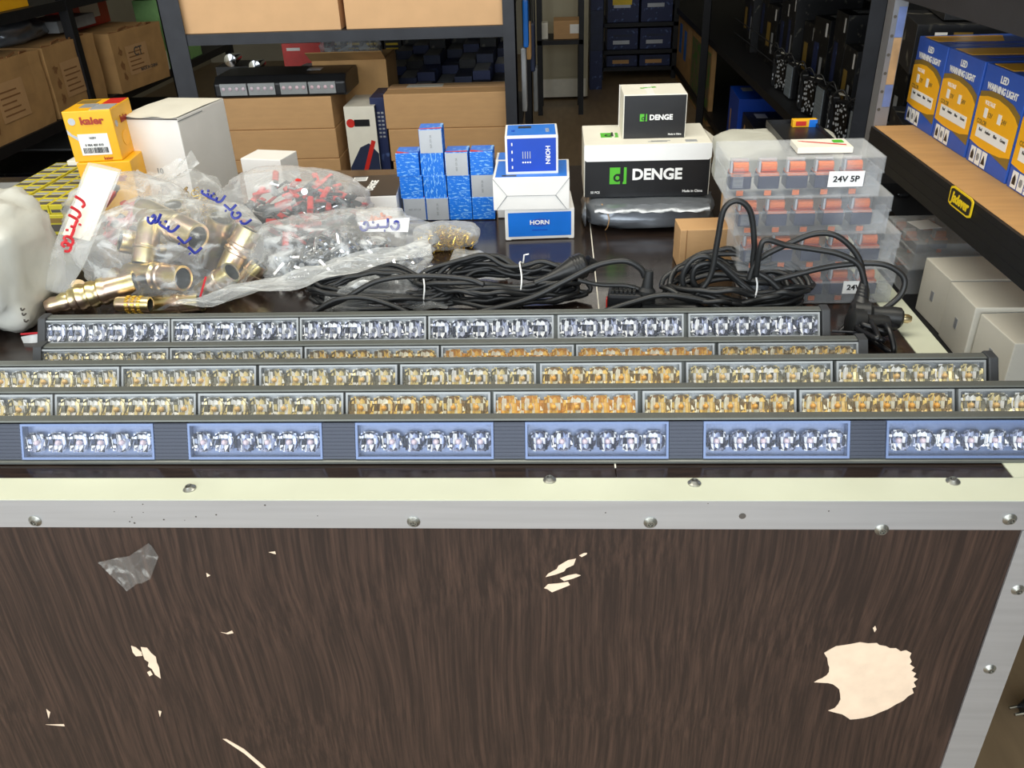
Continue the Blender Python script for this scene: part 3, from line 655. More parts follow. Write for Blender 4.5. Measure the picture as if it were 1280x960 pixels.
# ------------------------------------------------------------------ ledge beside the counter: white boxes, grey relay cases
LZ = .866
wb = [(1.174, .084, 'farthest'), (1.086, .083, 'middle'), (.998, .083, 'nearest')]
for i, (yy, wd, nm) in enumerate(wb):
    o = carton('white_box', '%s of the white boxes in a row right of the counter' % nm, 'box', (.53+.004*(i == 2), yy, LZ), (wd, .17, .081 if i < 2 else .075), -PI/2+(.03, -.02, .05)[i], 'offwhite', group='white boxes beside the counter')
    panel(o, 'front', wd*.45, .032, .008, .014, 'silver', 'punched_tab')
    panel(o, 'top', 0, .0, .0006, .17, 'grey', 'flap_edge')
def grey_case(label, x, y, z, w, d, h, lb=False):
    c = relay_case(label, (x, y, z), w, d, h, -PI/2, 'pp_dim', clips=False, group='grey clear relay cases by the rack')
    if lb: panel(c, 'top', w*.25, d*.15, w*.3, d*.3, 'paper', 'paper_label', lay=3, dims=(w, d, h), rot=.2)
    for k in range(4):
        tq = relay('dim relay inside the '+label.split(',')[0].replace('clear relay case', 'case'), (x+.018+(k % 2)*.045, y-.018-(k//2)*.045, z+.0095), 0, 'relays in the grey cases'); tq.scale = (.85, .85, .85)
for i in range(2): grey_case('%s grey clear relay case in the stack beside the white boxes' % ('lower', 'upper')[i], .53+.003*i, 1.35-.004*(i % 2), LZ+i*.0422, .125, .12, .0418, lb=(i == 1))
for i in range(3): grey_case('grey clear relay case in the far stack, %s one' % ('bottom', 'middle', 'upper')[i], .66, 1.38, LZ+i*.0475, .13, .15, .047, lb=(i == 2))
# ------------------------------------------------------------------ near right rack with warning light boxes
SZ = 1.07
rk = thing('storage_rack', 'black steel rack with a tan shelf and an oval yellow nameplate', 'rack', (0, 0, 0))
MB().box((.521, .10, SZ-.014), (1.05, 1.445, SZ)).build('shelf_board', M['tan'], rk)
MB().box((.517, .10, LZ-.016), (1.05, 1.445, LZ)).build('shelf_board', M['blacksteel'], rk)
MB().prism([(-.001, 0), (.004, 0), (.004, .050), (-.001, .050)], 0, 1.345).build('shelf_beam', M['blacksteel'], rk, (.517, 1.445, SZ-.0505), (0, 0, -PI/2))
for k in range(3): MB().box((0, -.0016, .008+.014*k), (1.345, .0, .014+.014*k)).build('beam_rib', M['blacksteel'], rk, (.517, 1.445, SZ-.0505), (0, 0, -PI/2))
MB().box((.521, .10, 1.262), (.545, 1.445, 1.30)).build('upper_beam', M['steel'], rk)
MB().box((.545, .10, 1.288), (1.05, 1.445, 1.30)).build('upper_shelf', M['blacksteel'], rk)
po = MB().box((.520, 1.447, 0), (.541, 1.450, 2.2)).box((.520, 1.450, 0), (.523, 1.478, 2.2)).build('post', mat('worn enamel post', srgb('8b8d92'), .35, .5, var=.25, scale=7), rk)
for k in range(44): MB().cyl((.524, 1.4460, .9+.028*k), (.524, 1.448, .9+.028*k), .0025, n=8).build('slot', M['dirt'], po) if k < 20 else None
M['fadeblue'] = mat('faded blue tape', srgb('6d80b4'), .4, var=.2, scale=40); M['fadetan'] = mat('faded tan tape', srgb('b8946a'), .5, var=.2, scale=40)
for z0, z1_, c in ((1.135, 1.205, 'fadetan'), (1.206, 1.25, 'fadeblue'), (1.10, 1.134, 'fadeblue')): MB().box((.528, 1.4462, z0), (.540, 1.4470, z1_)).build('sticker', M[c], po)
MB().box((1.02, 1.42, 0), (1.05, 1.45, 2.2)).build('post', M['blacksteel'], rk)
MB().box((.517, .10, 0), (.547, .13, 2.2)).build('post', M['blacksteel'], rk)
MB().box((1.02, .10, 0), (1.05, .13, 2.2)).build('post', M['blacksteel'], rk)
# nameplate
e0 = Xp(1202, 252, .515); pts = ell(0, 0, .037, .0135, 28); pts = [(max(-.034, min(.034, x*1.15)), max(-.0125, min(.0125, y*1.2))) for x, y in pts]
def face_x(o, y, z, x): o.matrix_local = Matrix(((0, 0, -1, x), (-1, 0, 0, y), (0, 1, 0, z), (0, 0, 0, 1)))
q = poly(rk, None, 0, 0, pts, 'label_yel', 'nameplate', th=.0012); face_x(q, e0.y, e0.z, .5145)
q2 = poly(q, None, 0, 0, [(x*.9, y*.82) for x, y in pts], 'black', 'nameplate_field', th=.0016)
me = text_mesh('Jadever', .0175, .035, sx=.95, shear=.15); me.materials.append(M['label_yel']); q3 = link('lettering', me, q, (0, -.0005, .0019))
# warning light boxes
def warn_box(label, yfar, w, x=.583, z=SZ, depth=.26, rz=0):
    h = .131
    o = carton('warning_light_box', label, 'box', (x, yfar, z), (w, depth, h), -PI/2+rz, 'royal', group='warning light boxes on the tan shelf')
    arch = [(0, h*.10), (w*.12, h*.20), (w*.4, h*.17), (w*.75, h*.19), (w, h*.23)]
    poly(o, 'front', 0, 0, [(w*.2, h*.66), (w-.0008, h*.46), (w-.0008, h*.655), (w*.8, h*.725), (w*.5, h*.765), (w*.25, h*.765), (.0008, h*.725), (.0008, h*.64)], 'olive', 'olive_band')
    poly(o, 'front', 0, 0, [(w*.5, h*.20), (w-.0008, h*.135), (w-.0008, h*.30)], 'olive', 'olive_band')
    poly(o, 'front', 0, 0, [(.0008, h*.225), (w*.25, h*.20), (w*.5, h*.195), (w*.78, h*.21), (w-.0008, h*.25), (w-.0008, h*.565), (w*.88, h*.63), (w*.7, h*.685), (w*.45, h*.715), (w*.2, h*.705), (.0008, h*.67)], 'amber', 'amber_field', lay=2)
    lettering(o, 'front', w*.5, h*.90, 'LED', .0125, 'paper', lay=3, bold=.03, sx=1.0); lettering(o, 'front', w*.5, h*.80, 'WARNING LIGHT', .0118, 'paper', lay=3, bold=.03, sx=.92)
    lettering(o, 'front', w*.30, h*.640, 'VOLTAGE', .0078, 'paper', lay=3, sx=.85); lettering(o, 'front', w*.2, h*.44, 'COLOR', .0085, 'olive', lay=3, bold=.02)
    for u, s in ((.24, '12V'), (.58, '24V')):
        panel(o, 'front', w*u-.004, h*.495, .0095, .0125, 'paper', 'tick_box', lay=3); lettering(o, 'front', w*u+.014, h*.535, s, .0085, 'olive', lay=3, bold=.02)
    panel(o, 'front', w*.12, h*.285, w*.76, h*.125, 'paper', 'colour_table', lay=3)
    for k, s in enumerate(('Red', 'Amber', 'Blue', 'Green')): lettering(o, 'front', w*(.22+.185*k), h*.37, s, .0058, 'black', lay=4)
    for k in range(3):
        u = w*.10+k*.0175; panel(o, 'front', u, h*.022, .0145, .021, 'paper', 'pictogram', lay=3)
        poly(o, 'front', u+.00725, h*.022+.0105, ([(-.004, -.006), (.004, -.006), (.004, .001), (0, .007), (-.004, .001)], ell(0, 0, .0045, .0055, 6), [(-.0055, -.006), (.0055, -.006), (0, .006)])[k], ('black', 'grey', 'black')[k], 'pictogram_mark', lay=4)
    poly(o, 'top', 0, 0, [(.012, .004), (w*.55, .004), (w*.62, .10), (.02, .12)], 'amber', 'amber_flash'); panel(o, 'top', w*.66, .02, .012, .12, 'deepblue', 'small_print', lay=1)
    return o
for i, (y0, y1) in enumerate(((1.487, 1.371), (1.367, 1.245), (1.239, 1.118), (1.113, .995), (.99, .872))):
    warn_box('blue and yellow warning light box, %s' % ('farthest along the tan shelf', 'second from the far end of the shelf', 'third from the far end of the shelf', 'fourth from the far end, cut by the picture edge', 'nearest the camera on the tan shelf')[i], y0, y0-y1-.001)
# ------------------------------------------------------------------ left side boxes on the counter
def kaier(label, zt, fl, fr, depth, h):
    o = top_box('yellow_box', label, 'box', zt, fl, fr, depth, h, 'yellow', group='stacked yellow boxes'); w = o['dims'][0]
    poly(o, 'front', w*.16, h*.80, ell(0, 0, w*.075, w*.075, 16), 'silver', 'round_mark'); lettering(o, 'front', w*.57, h*.80, 'kaier', h*.20, 'darkred', bold=.04, sx=1.15)
    panel(o, 'front', w*.20, h*.13, w*.62, h*.42, 'paper', 'paper_label'); lettering(o, 'front', w*.5, h*.47, '16291', h*.06, 'black', lay=3); lettering(o, 'front', w*.5, h*.33, '0 904 403 810', h*.062, 'black', lay=3)
    barcode(o, 'front', w*.25, h*.17, w*.52, h*.11)
    poly(o, 'front', 0, 0, [(.001, h*.66), (w*.1, h*.55), (w*.2, h*.5), (w*.2, h*.42), (.001, h*.56)], 'silver', 'silver_swoosh')
    panel(o, 'top', w*.25, depth*.25, w*.30, depth*.30, 'grey', 'printed_picture'); panel(o, 'top', w*.55, depth*.05, w*.42, depth*.42, 'silver', 'printed_block'); panel(o, 'top', w*.62, depth*.52, w*.36, depth*.44, 'red', 'red_block'); panel(o, 'top', w*.05, depth*.6, w*.4, depth*.3, 'olive', 'printed_picture')
    lettering(o, 'right', depth*.5, h*.72, 'kaier', h*.19, 'darkred', bold=.04); poly(o, 'right', depth*.13, h*.70, ell(0, 0, w*.07, w*.07, 16), 'silver', 'round_mark')
    poly(o, 'right', depth*.4, h*.35, ell(0, 0, w*.2, w*.16, 16), 'amber', 'round_print')
    lettering(o, 'front', w*.72, h*.055, 'kaier', h*.09, 'darkred', lay=2)
    return o
k1 = kaier('upper yellow box with a white barcode label', 1.132, (76, 140), (137, 137), .10, .084)
k2 = carton('yellow_box', 'lower yellow box half hidden by plastic bags', 'box', (k1.location.x+.004, k1.location.y-.006, TZ), (k1['dims'][0]+.01, .1, 1.132-.084-TZ-.0005), k1.rotation_euler.z, 'yellow', group='stacked yellow boxes')
lettering(k2, 'front', .06, .07, 'kaier', .018, 'darkred', bold=.04)
wbx = top_box('tall_white_box', 'tall plain white box beside the stacked yellow boxes', 'box', 1.105, (148, 147), (221, 148), .165, .155, 'white', bevel=.002)
w, d, h = wbx['dims']
MB().sheet([[Vector((w*i/10, -.0005-.0016*abs(math.sin(i*.9)), h+.0012+.0015*math.sin(i*1.3))) for i in range(11)], [Vector((w*i/10, d*.55, h+.003+.001*math.sin(i))) for i in range(11)], [Vector((w*i/10, d*.98, h+.0008)) for i in range(11)]]).build('lid_flap', M['offwhite'], wbx, smooth='all')
panel(wbx, 'front', .0, h-.0028, w, .0022, 'dirt', 'flap_gap'); panel(wbx, 'right', .0, h-.006, d*.5, .0015, 'grey', 'flap_gap')
lettering(wbx, 'front', w*.5, h*.40, '10', .014, 'grey')
sw = carton('white_box_low', 'low white box under the right side of the tall white box', 'box', (wbx.location.x+w*.75, wbx.location.y+.02, TZ), (.05, .12, .03), wbx.rotation_euler.z, 'offwhite') if False else None
smb = top_box('small_white_box', 'small white box behind the bag of red clamps', 'box', 1.045, (300, 198), (350, 200), .06, .095, 'white')
bbx = thing('black_box', 'black box with white lettering and a paper label beside the blue wall', 'box', (0, 0, 0)); bpy.data.objects.remove(bbx)
bb = carton('black_box', 'black topped box with white lettering left of the small blue boxes', 'box', (Z(428, 247, 1.0).x, Z(428, 247, 1.0).y, TZ), (.088, .12, .05), .06, 'white')
panel(bb, 'top', .0005, .0005, .087, .119, 'black', 'black_top'); panel(bb, 'top', .004, .088, .024, .022, 'paper', 'paper_label', lay=2)
for k in range(5): panel(bb, 'top', .006, .091+.004*k, .02, .0012, 'grey', 'small_print', lay=3)
lettering(bb, 'top', .042, .06, 'DENGE', .017, 'paper', lay=2, rot=PI/2*.95, bold=.04)
# yellow fuse packs
M['yellowgrid'] = mat('yellow fuse pack card', srgb('c9bb2e'), .35, var=.15, scale=40)
fp = [Z(20, 262, .985), Z(108, 262, .985)]
fuse0 = None; n = 0
FX = Z(19, 236, .995).x; FYY = Z(46, 261, .995).y
for r in range(7):
    for c in range(5):
        if fuse0 is None:
            fuse0 = thing('fuse_pack', '', 'pack', (0, 0, 0), 0, 'yellow fuse packs in a tray')
            MB().box((0, 0, 0), (.0285, .0365, .016)).build('pack', M['yellowgrid'], fuse0, bevel=.0008, seg=1)
            MB().box((.003, .003, .016), (.0255, .0165, .0164)).build('dark_window', M['dirt'], fuse0); MB().box((.003, .021, .016), (.0255, .031, .0164)).build('pale_window', M['silver'], fuse0)
            MB().box((.0028, -.0003, .003), (.0257, 0, .008)).build('dark_window', M['dirt'], fuse0)
            t = fuse0
        else: t = copy_tree(fuse0)
        t['label'] = 'yellow fuse pack, %s in row %s of the tray behind the white bag' % (('leftmost', 'second', 'middle', 'fourth', 'rightmost')[c], ('one, nearest', 'two', 'three', 'four', 'five', 'six', 'seven, farthest')[r])
        t.location = (FX+.0295*c+(.006 if c > 1 else 0), FYY+.0378*r, .985)
ty = carton('fuse_tray', 'shallow yellow card tray under the fuse packs', 'tray', (FX-.002, FYY-.002, TZ), (.158, .27, .0348), .0, 'yellowgrid')
for k in range(5): panel(ty, 'front', .006+.0292*k, .006, .024, .012, 'dirt', 'dark_window'); panel(ty, 'front', .006+.0292*k, .021, .024, .008, 'olive', 'printed_block')
gb = carton('grey_box', 'grey topped box at the far left behind the fuse packs', 'box', (-1.10, 1.36, TZ), (.19, .12, .045), .0, 'navy'); panel(gb, 'top', .001, .001, .198, .118, 'grey', 'grey_top'); lettering(gb, 'top', .14, .03, 'heater', .02, 'paper', shear=.2, lay=2)
pk = carton('pale_box', 'pale box with a dark red band behind the fuse packs', 'box', (-.93, 1.565, TZ), (.13, .09, .06), .0, 'offwhite'); panel(pk, 'front', .002, .008, .126, .02, 'red', 'red_band')
# ------------------------------------------------------------------ plated fittings and plastic bags
def fitting(label, p0, p1, r, ribs=3, group='yellow plated hose fittings', style=0):
    p0 = Vector(p0); p1 = Vector(p1); d = p1-p0; L = d.length
    t = thing('hose_fitting', label, 'fitting', p0, 0, group)
    q = d.to_track_quat('Z', 'Y'); t.rotation_euler = q.to_euler()
    prof = [(0, r*.80), (0, r*.98), (.04, r), (.30, r)]
    for k in range(ribs): u = .32+.12*k; prof += [(u, r*1.0), (u+.02, r*1.10), (u+.07, r*1.10), (u+.09, r*.96)]
    prof += [(.34+.12*ribs, r*.97), (.93, r*.92), (1, r*.82)] if style == 0 else [(.34+.12*ribs, r*.9), (.72, r*.9), (.74, r*.72), (.80, r*.80), (.86, r*.62), (.92, r*.70), (1, r*.5)]
    b = MB(); b.lathe((0, 0, 0), (0, 0, L), prof, 24, ca=False); b.lathe((0, 0, 0), (0, 0, L*.5), [(0, r*.80), (1, r*.78)], 24, ca=False, cb=True, mi=0)
    b.build('sleeve', M['brass'], t, smooth=True)
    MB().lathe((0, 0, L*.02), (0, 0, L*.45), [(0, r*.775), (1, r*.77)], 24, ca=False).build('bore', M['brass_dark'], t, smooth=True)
    return t
fit = [((277, 272, 1.12), (262, 330, 1.13), .0165, 0, 'plated sleeve with its mouth facing up in the printed bag'), ((247, 297, 1.075), (178, 262, 1.13), .0175, 1, 'wide plated sleeve lying left, mouth beside the blue print'),
       ((312, 286, 1.115), (282, 345, 1.09), .016, 2, 'plated sleeve at the right side of the printed bag'), ((229, 348, 1.025), (160, 342, 1.06), .0155, 2, 'plated sleeve pointing its round mouth at the camera'),
       ((180, 330, 1.065), (188, 275, 1.10), .0145, 1, 'pinkish plated sleeve standing upright in the bag'), ((252, 376, 1.015), (182, 384, 1.02), .0125, 1, 'plated sleeve at the bottom of the printed bag'),
       ((290, 340, 1.045), (250, 368, 1.05), .013, 1, 'greenish plated sleeve at the lower right in the bag'), ((150, 300, 1.11), (205, 312, 1.14), .015, 1, 'plated sleeve deep inside the printed bag'), ((325, 330, 1.09), (300, 360, 1.08), .012, 1, 'short plated sleeve under the right fold of the bag'),
       ((215, 258, 1.13), (235, 300, 1.15), .015, 1, 'plated sleeve tucked behind the upper script of the bag'), ((140, 345, 1.09), (185, 365, 1.075), .012, 1, 'plated sleeve at the left corner of the printed bag')]
for a, b, r, k, l in fit: fitting(l, Yp(*a), Yp(*b), r*1.13, k)
fitting('long loose plated fitting with a threaded tip behind the rear light bar', Yp(170, 353, 1.02), Yp(58, 384, .985), .0165, 3, style=1)
q = fitting('short knurled brass fitting just behind the rear light bar', Yp(188, 381, .985), Yp(146, 380, .985), .0105, 0)
for k in range(3):
    for i in range(16):
        a = 2*PI*i/16; MB().box((-.0012, -.0008, -.002), (.0012, .0008, .002)).build('knurl', M['gold'], q, (math.cos(a)*.0106, math.sin(a)*.0106, .012+.008*k), (0, 0, a+PI/2))
nut = MB().lathe((0, 0, 0), (0, 0, .014), [(0, .010), (.1, .0145), (.9, .0145), (1, .010)], 6); nut.lathe((0, 0, .014), (0, 0, .022), [(0, .0095), (1, .009)], 16)
tag(nut.build('hex_nut', M['brass'], loc=Z(100, 368, .96), rot=(.5, .3, .2)), 'plated hex nut between the white sleeve and long fitting', 'nut')
def bag(name, label, loc, a, b, c, seed, mt='film', rz=0, e1=.75, e2=.85, amp=.10, fr=3, cat='plastic bag', group=None, taper=0, rx=0, ry=0):
    o = lump(a, b, c, seed, 44, 24, e1, e2, amp, fr, taper=taper).build(name, M[mt] if isinstance(mt, str) else mt, loc=loc, rot=(rx, ry, rz), smooth='all')
    return tag(o, label, cat, group)
def glyphs(o, pts, n, s, mt, seed, name='printed_script'):   # a line of cursive print laid along pts (local coords), offset towards the viewer
    rg = random.Random(seed); b = MB(); P = smooth_path(pts, 12); step = max(1, len(P)//n)
    for k in range(n):
        i = min(len(P)-2, k*step); c = P[i]; t = (P[i+1]-P[i]).normalized(); up = UP-t*UP.dot(t); up.normalize()
        def q(u, v): return c+t*u*s+up*v*s-FW*.0015
        typ = rg.randrange(4)
        if typ == 0: b.tube(smooth_path([q(-.5, 0), q(-.2, -.1), q(.1, .2), q(.15, 1.0)], 4), s*.15, 5)
        elif typ == 1: b.tube(smooth_path([q(-.5, .1), q(-.3, -.3), q(.1, -.35), q(.35, 0), q(.3, .45), q(0, .5), q(-.1, .2)], 4), s*.15, 5)
        elif typ == 2: b.tube(smooth_path([q(-.55, .3), q(-.5, 0), q(0, -.05), q(.5, 0), q(.5, .35)], 4), s*.15, 5); b.tube([q(-.1, .5), q(.1, .55)], s*.15, 5)
        else: b.tube(smooth_path([q(-.5, 0), q(0, 0), q(.4, .05), q(.45, .9)], 4), s*.15, 5); b.tube([q(0, -.4), q(.15, -.4)], s*.15, 5)
    x = b.build(name, M[mt], o); return x
M['ink'] = mat('dark blue ink', srgb('26308a'), .4); M['inkred'] = mat('red ink', srgb('d2303a'), .4)
def wl(o, x, y, Y): return Yp(x, y, Y)-o.location
A = bag('fittings_bag', 'clear bag with blue script full of plated hose fittings', (Yp(226, 330, 1.09).x, 1.085, TZ), .125, .082, .061, 2, amp=.13)
glyphs(A, [wl(A, 190, 275, 1.012), wl(A, 215, 290, 1.0), wl(A, 250, 322, 1.0)], 6, .0125, 'ink', 1); glyphs(A, [wl(A, 258, 244, 1.04), wl(A, 285, 260, 1.035), wl(A, 312, 288, 1.03)], 6, .0115, 'ink', 5)
MB().box((-.0012, 0, 0), (.0012, .001, .032)).build('red_zip_line', M['inkred'], A, wl(A, 250, 372, .997), (0, .45, 0))
# clamps
cl = None
def clamp(label, loc, rot, group):
    global cl
    if cl is None:
        cl = thing('battery_clamp', label, 'clamp', loc, 0, group)
        for s in (1, -1):
            MB().prism([(-.004, 0), (.004, 0), (.003, .0035), (-.003, .0035)], 0, .026).build('handle', M['red'], cl, (0, 0, s*.002), (0 if s > 0 else PI, -.22*s, 0), bevel=.001, seg=1)
            MB().prism([(-.003, 0), (.003, 0), (.0025, .003), (-.0025, .003)], -.020, 0).build('jaw', M['blackp'], cl, (0, 0, s*.002), (0 if s > 0 else PI, .12*s, 0))
        MB().cyl((0, -.005, 0), (0, .005, 0), .0038, n=10).build('spring', M['chrome'], cl); t = cl
    else: t = copy_tree(cl)
    t.location = loc; t.rotation_euler = rot; t['label'] = label; t['group'] = group; t.scale = (1.35,)*3; return t
rg = random.Random(4); E0 = Vector((Yp(366, 240, 1.30).x, 1.30, TZ))
for k in range(38):
    a = rg.uniform(0, 2*PI); rr = math.sqrt(rg.random())*.82
    clamp('red and black clamp inside the bag behind the silver bag', E0+Vector((math.cos(a)*rr*.115, math.sin(a)*rr*.055, .018+rg.random()*.075*(1-rr*rr*.6))), (rg.uniform(-.6, .6), rg.uniform(-.6, .6), rg.uniform(0, 6.3)), 'red and black clamps in a bag')
bag('clamps_bag', 'clear bag of red and black clamps behind the silver bag', E0, .118, .072, .053, 5, 'film_soft', amp=.12, taper=.25)
def heap(name, label, cat, c, a, b, h, n, fn, mt, seed, parent=None):
    rg = random.Random(seed); m_ = MB()
    for _ in range(n):
        t = rg.uniform(0, 2*PI); rr = math.sqrt(rg.random()); z = rg.random()*h*(1-rr*rr*.75)
        fn(m_, Vector((math.cos(t)*rr*a, math.sin(t)*rr*b, z+.004)), rg)
    o = m_.build(name, M[mt] if isinstance(mt, str) else mt, loc=c, smooth=True); tag(o, label, cat, kind='stuff'); return o
def rv(rg): return Vector((rg.uniform(-1, 1), rg.uniform(-1, 1), rg.uniform(-.7, .7))).normalized()
def rod(l, r):
    def f(m_, c, rg): d = rv(rg)*l; m_.cyl(c-d, c+d, r, r*rg.uniform(.6, 1), 7)
    return f
def clip(l, r):
    def f(m_, c, rg):
        u = rv(rg); v = u.orthogonal().normalized(); m_.tube([c+(u*math.cos(t)+v*math.sin(t))*l for t in (0, 1.1, 2.2, 3.3, 4.4)]+[c+u*l*2.2], r, 4)
    return f
F0 = Vector((Yp(432, 330, 1.14).x, 1.135, TZ))
heap('silver_hardware', 'heap of shiny silver hardware inside the big crumpled bag', 'hardware', F0, .10, .055, .055, 260, rod(.011, .0042), 'chrome', 3)
F = bag('hardware_bag', 'large crumpled clear bag of silver hardware in front of the clamps', F0, .128, .082, .043, 8, 'film', amp=.16, fr=3.6, taper=.2)
def ribbon(name, label, rows, mt, cat='plastic film', nx=30, amp=.004, seed=1, parent=None, group=None):
    rg = random.Random(seed); g = []
    R = [smooth_path(r, nx//(len(r)-1)) for r in rows]; n = min(len(r) for r in R)
    K = 5
    for j in range(len(R)-1):
        for s in range(K if j < len(R)-2 else K+1):
            f = s/K; g.append([R[j][i].lerp(R[j+1][i], f)+Vector((0, 0, 1))*amp*(noise.noise(Vector((i*.22+seed, (j*K+s)*.6, seed)))+.7*abs(noise.noise(Vector((i*.08, (j*K+s)*1.3, seed*2))))) for i in range(n)])
    b = MB().sheet(g).build(name, M[mt], parent, smooth='all')
    return b if parent else tag(b, label, cat, group)
ribbon('bag_tail', 'long twisted clear film tail behind the rear light bar', [[Yp(195, 388, .985), Yp(300, 372, .99), Yp(420, 348, 1.0), Yp(540, 318, 1.05)], [Yp(240, 380, 1.0), Yp(320, 356, 1.02), Yp(430, 328, 1.05), Yp(535, 302, 1.1)], [Yp(330, 350, 1.06), Yp(380, 338, 1.08), Yp(450, 320, 1.09), Yp(535, 300, 1.12)]], 'film_stretch', amp=.012, seed=4)
ribbon('loose_film', 'crumpled clear film under the left cable loops', [[Z(395, 391, .957), Z(460, 390, .956), Z(560, 384, .956)], [Z(410, 372, .972), Z(470, 352, .992), Z(548, 345, .972)], [Z(420, 360, .965), Z(480, 335, .985), Z(540, 330, .96)]], 'film', amp=.012, seed=9)
# white label bag with copper bits on the hardware bag
G0 = Vector((Yp(478, 285, 1.17).x, 1.17, 1.008))
heap('copper_bits', 'copper terminals in the small bag with blue print', 'terminals', G0+Vector((0, -.01, .002)), .026, .016, .012, 60, rod(.006, .0022), 'copper', 5)
G = bag('terminal_bag', 'small bag of copper terminals with blue print on its white band', G0, .036, .03, .013, 4, 'film_soft', amp=.1)
def strip_on(o, quad, mt, name='white_band'): return MB().sheet([[quad[0].lerp(quad[1], i/8)-FW*.002*math.sin(i*PI/8) for i in range(9)], [quad[3].lerp(quad[2], i/8)-FW*.002*math.sin(i*PI/8) for i in range(9)]]).build(name, M[mt], o, smooth='all')
strip_on(G, [wl(G, 447, 278, 1.135), wl(G, 512, 272, 1.135), wl(G, 510, 290, 1.13), wl(G, 455, 290, 1.13)], 'paper')
glyphs(G, [wl(G, 456, 284, 1.13), wl(G, 480, 284, 1.128), wl(G, 506, 282, 1.13)], 4, .013, 'ink', 8)
# gold clips bag
H0 = Vector((Yp(559, 308, 1.24).x, 1.24, TZ)); heap('gold_clips', 'gold spring clips inside the small clear bag', 'clips', H0, .043, .026, .026, 150, clip(.005, .0009), 'gold', 6)
bag('clips_bag', 'small clear bag of gold clips in front of the blue boxes', H0, .051, .033, .0185, 6, 'film_soft', amp=.08)
# small copper ferrule bag
I = ribbon('ferrule_bag', 'flat clear bag with copper ferrules beside the gold clips', [[Z(553, 352, .952), Z(600, 350, .953), Z(658, 349, .952)], [Z(560, 330, .966), Z(600, 325, .970), Z(650, 335, .958)], [Z(570, 308, .953), Z(610, 318, .953), Z(640, 328, .953)]], 'film_soft', cat='plastic bag', amp=.005, seed=13)
for k, (x, y) in enumerate(((563, 333), (571, 331), (620, 338), (628, 336), (634, 339))):
    p = Z(x, y, .960); b = MB().lathe(p-Vector((.006, .001, 0)), p+Vector((.006, .002, .001)), [(0, .0022), (0, .0042), (.8, .0042), (.85, .005), (1, .005), (1, .0026)], 12)
    tag(b.build('copper_ferrule', M['copper'], smooth=True), 'copper ferrule inside the flat clear bag, %s' % ('leftmost', 'second from left', 'middle', 'second from right', 'rightmost')[k], 'ferrule', 'copper ferrules')
# red connector bag and gold hook bag
C0 = Vector((Yp(165, 270, 1.19).x, 1.19, TZ)); 
conn = None
for k in range(14):
    a = rg.uniform(0, 2*PI); rr = math.sqrt(rg.random())*.8
    if conn is None:
        conn = thing('red_connector', 'red and black connector in the bag behind the plated fittings', 'connector', (0, 0, 0), 0, 'red connectors in a bag')
        MB().box((0, 0, 0), (.03, .011, .009)).build('red_body', M['red'], conn, bevel=.001, seg=1); MB().box((.03, .001, .001), (.044, .010, .008)).build('black_boot', M['blackp'], conn, bevel=.001, seg=1); t = conn
    else: t = copy_tree(conn)
    t.location = C0+Vector((math.cos(a)*rr*.085, math.sin(a)*rr*.05, .02+rg.random()*.085*(1-rr*rr*.5))); t.rotation_euler = (rg.uniform(-1, 1), rg.uniform(-1, 1), rg.uniform(0, 6))
bag('connector_bag', 'clear bag of red connectors behind the plated fittings', C0, .10, .07, .064, 11, 'film_soft', amp=.14, taper=.2)
D0 = Vector((Yp(238, 235, 1.27).x, 1.265, TZ)); heap('gold_hooks', 'gold hooks in the bag below the tall white box', 'hooks', D0+Vector((0, 0, .04)), .032, .022, .05, 90, clip(.006, .001), 'gold', 9)
bag('hooks_bag', 'crumpled clear bag of gold hooks below the tall white box', D0, .05, .04, .056, 12, 'film', amp=.16)
ribbon('bag_neck', 'loose clear bag neck draped on the tall white box', [[Yp(165, 240, 1.24), Yp(200, 232, 1.24), Yp(250, 205, 1.27)], [Yp(170, 222, 1.27), Yp(205, 212, 1.28), Yp(240, 190, 1.30)]], 'film', amp=.012, seed=21)
# white card sleeve with red print
def sleeve(o_name, label, pa, pb, wd, th, mt):
    d = (pb-pa); L = d.length; ax = d.normalized(); side = ax.cross(-FW).normalized(); nrm = side.cross(ax); g = []
    for j in range(19):
        t = j/18; c = pa+d*t; k = wd*(1.0 if t > .25 else .72+.28*t/.25)*(1+.06*noise.noise(Vector((t*5, 1, 2)))); hgt = th*(.35+.65*math.sin(PI*min(1, t*1.1+.1)))
        g.append([c+side*math.cos(a)*k+nrm*math.sin(a)*hgt*(1+.3*noise.noise(Vector((t*6, a, 5)))) for a in [2*PI*i/20 for i in range(20)]])
    o = MB().ring(g).build(o_name, M[mt], smooth='all'); tag(o, label, 'plastic bag'); return o, ax, side, nrm
sa = Yp(68, 365, 1.0); sb = Yp(131, 208, 1.14)
S, ax, side, nrm = sleeve('printed_sleeve', 'long milky plastic sleeve with red script leaning on the pile', sa, sb, .024, .009, 'film_soft')
cd = MB(); cpa = sa+(sb-sa)*.42
cd.add([cpa+side*.019, cpa-side*.019, sb-side*.020-ax*.004, sb+side*.020-ax*.004]+[v-nrm*.002 for v in (cpa+side*.019, cpa-side*.019, sb-side*.020-ax*.004, sb+side*.020-ax*.004)], [(0, 1, 2, 3), (7, 6, 5, 4), (0, 4, 5, 1), (1, 5, 6, 2), (2, 6, 7, 3), (3, 7, 4, 0)])
tag(cd.build('white_insert', M['offwhite']), 'white card strip inside the printed sleeve', 'card')
glyphs(S, [sa+(sb-sa)*.32+nrm*.010, sa+(sb-sa)*.5+nrm*.012, sa+(sb-sa)*.72+nrm*.012], 6, .0135, 'inkred', 3)
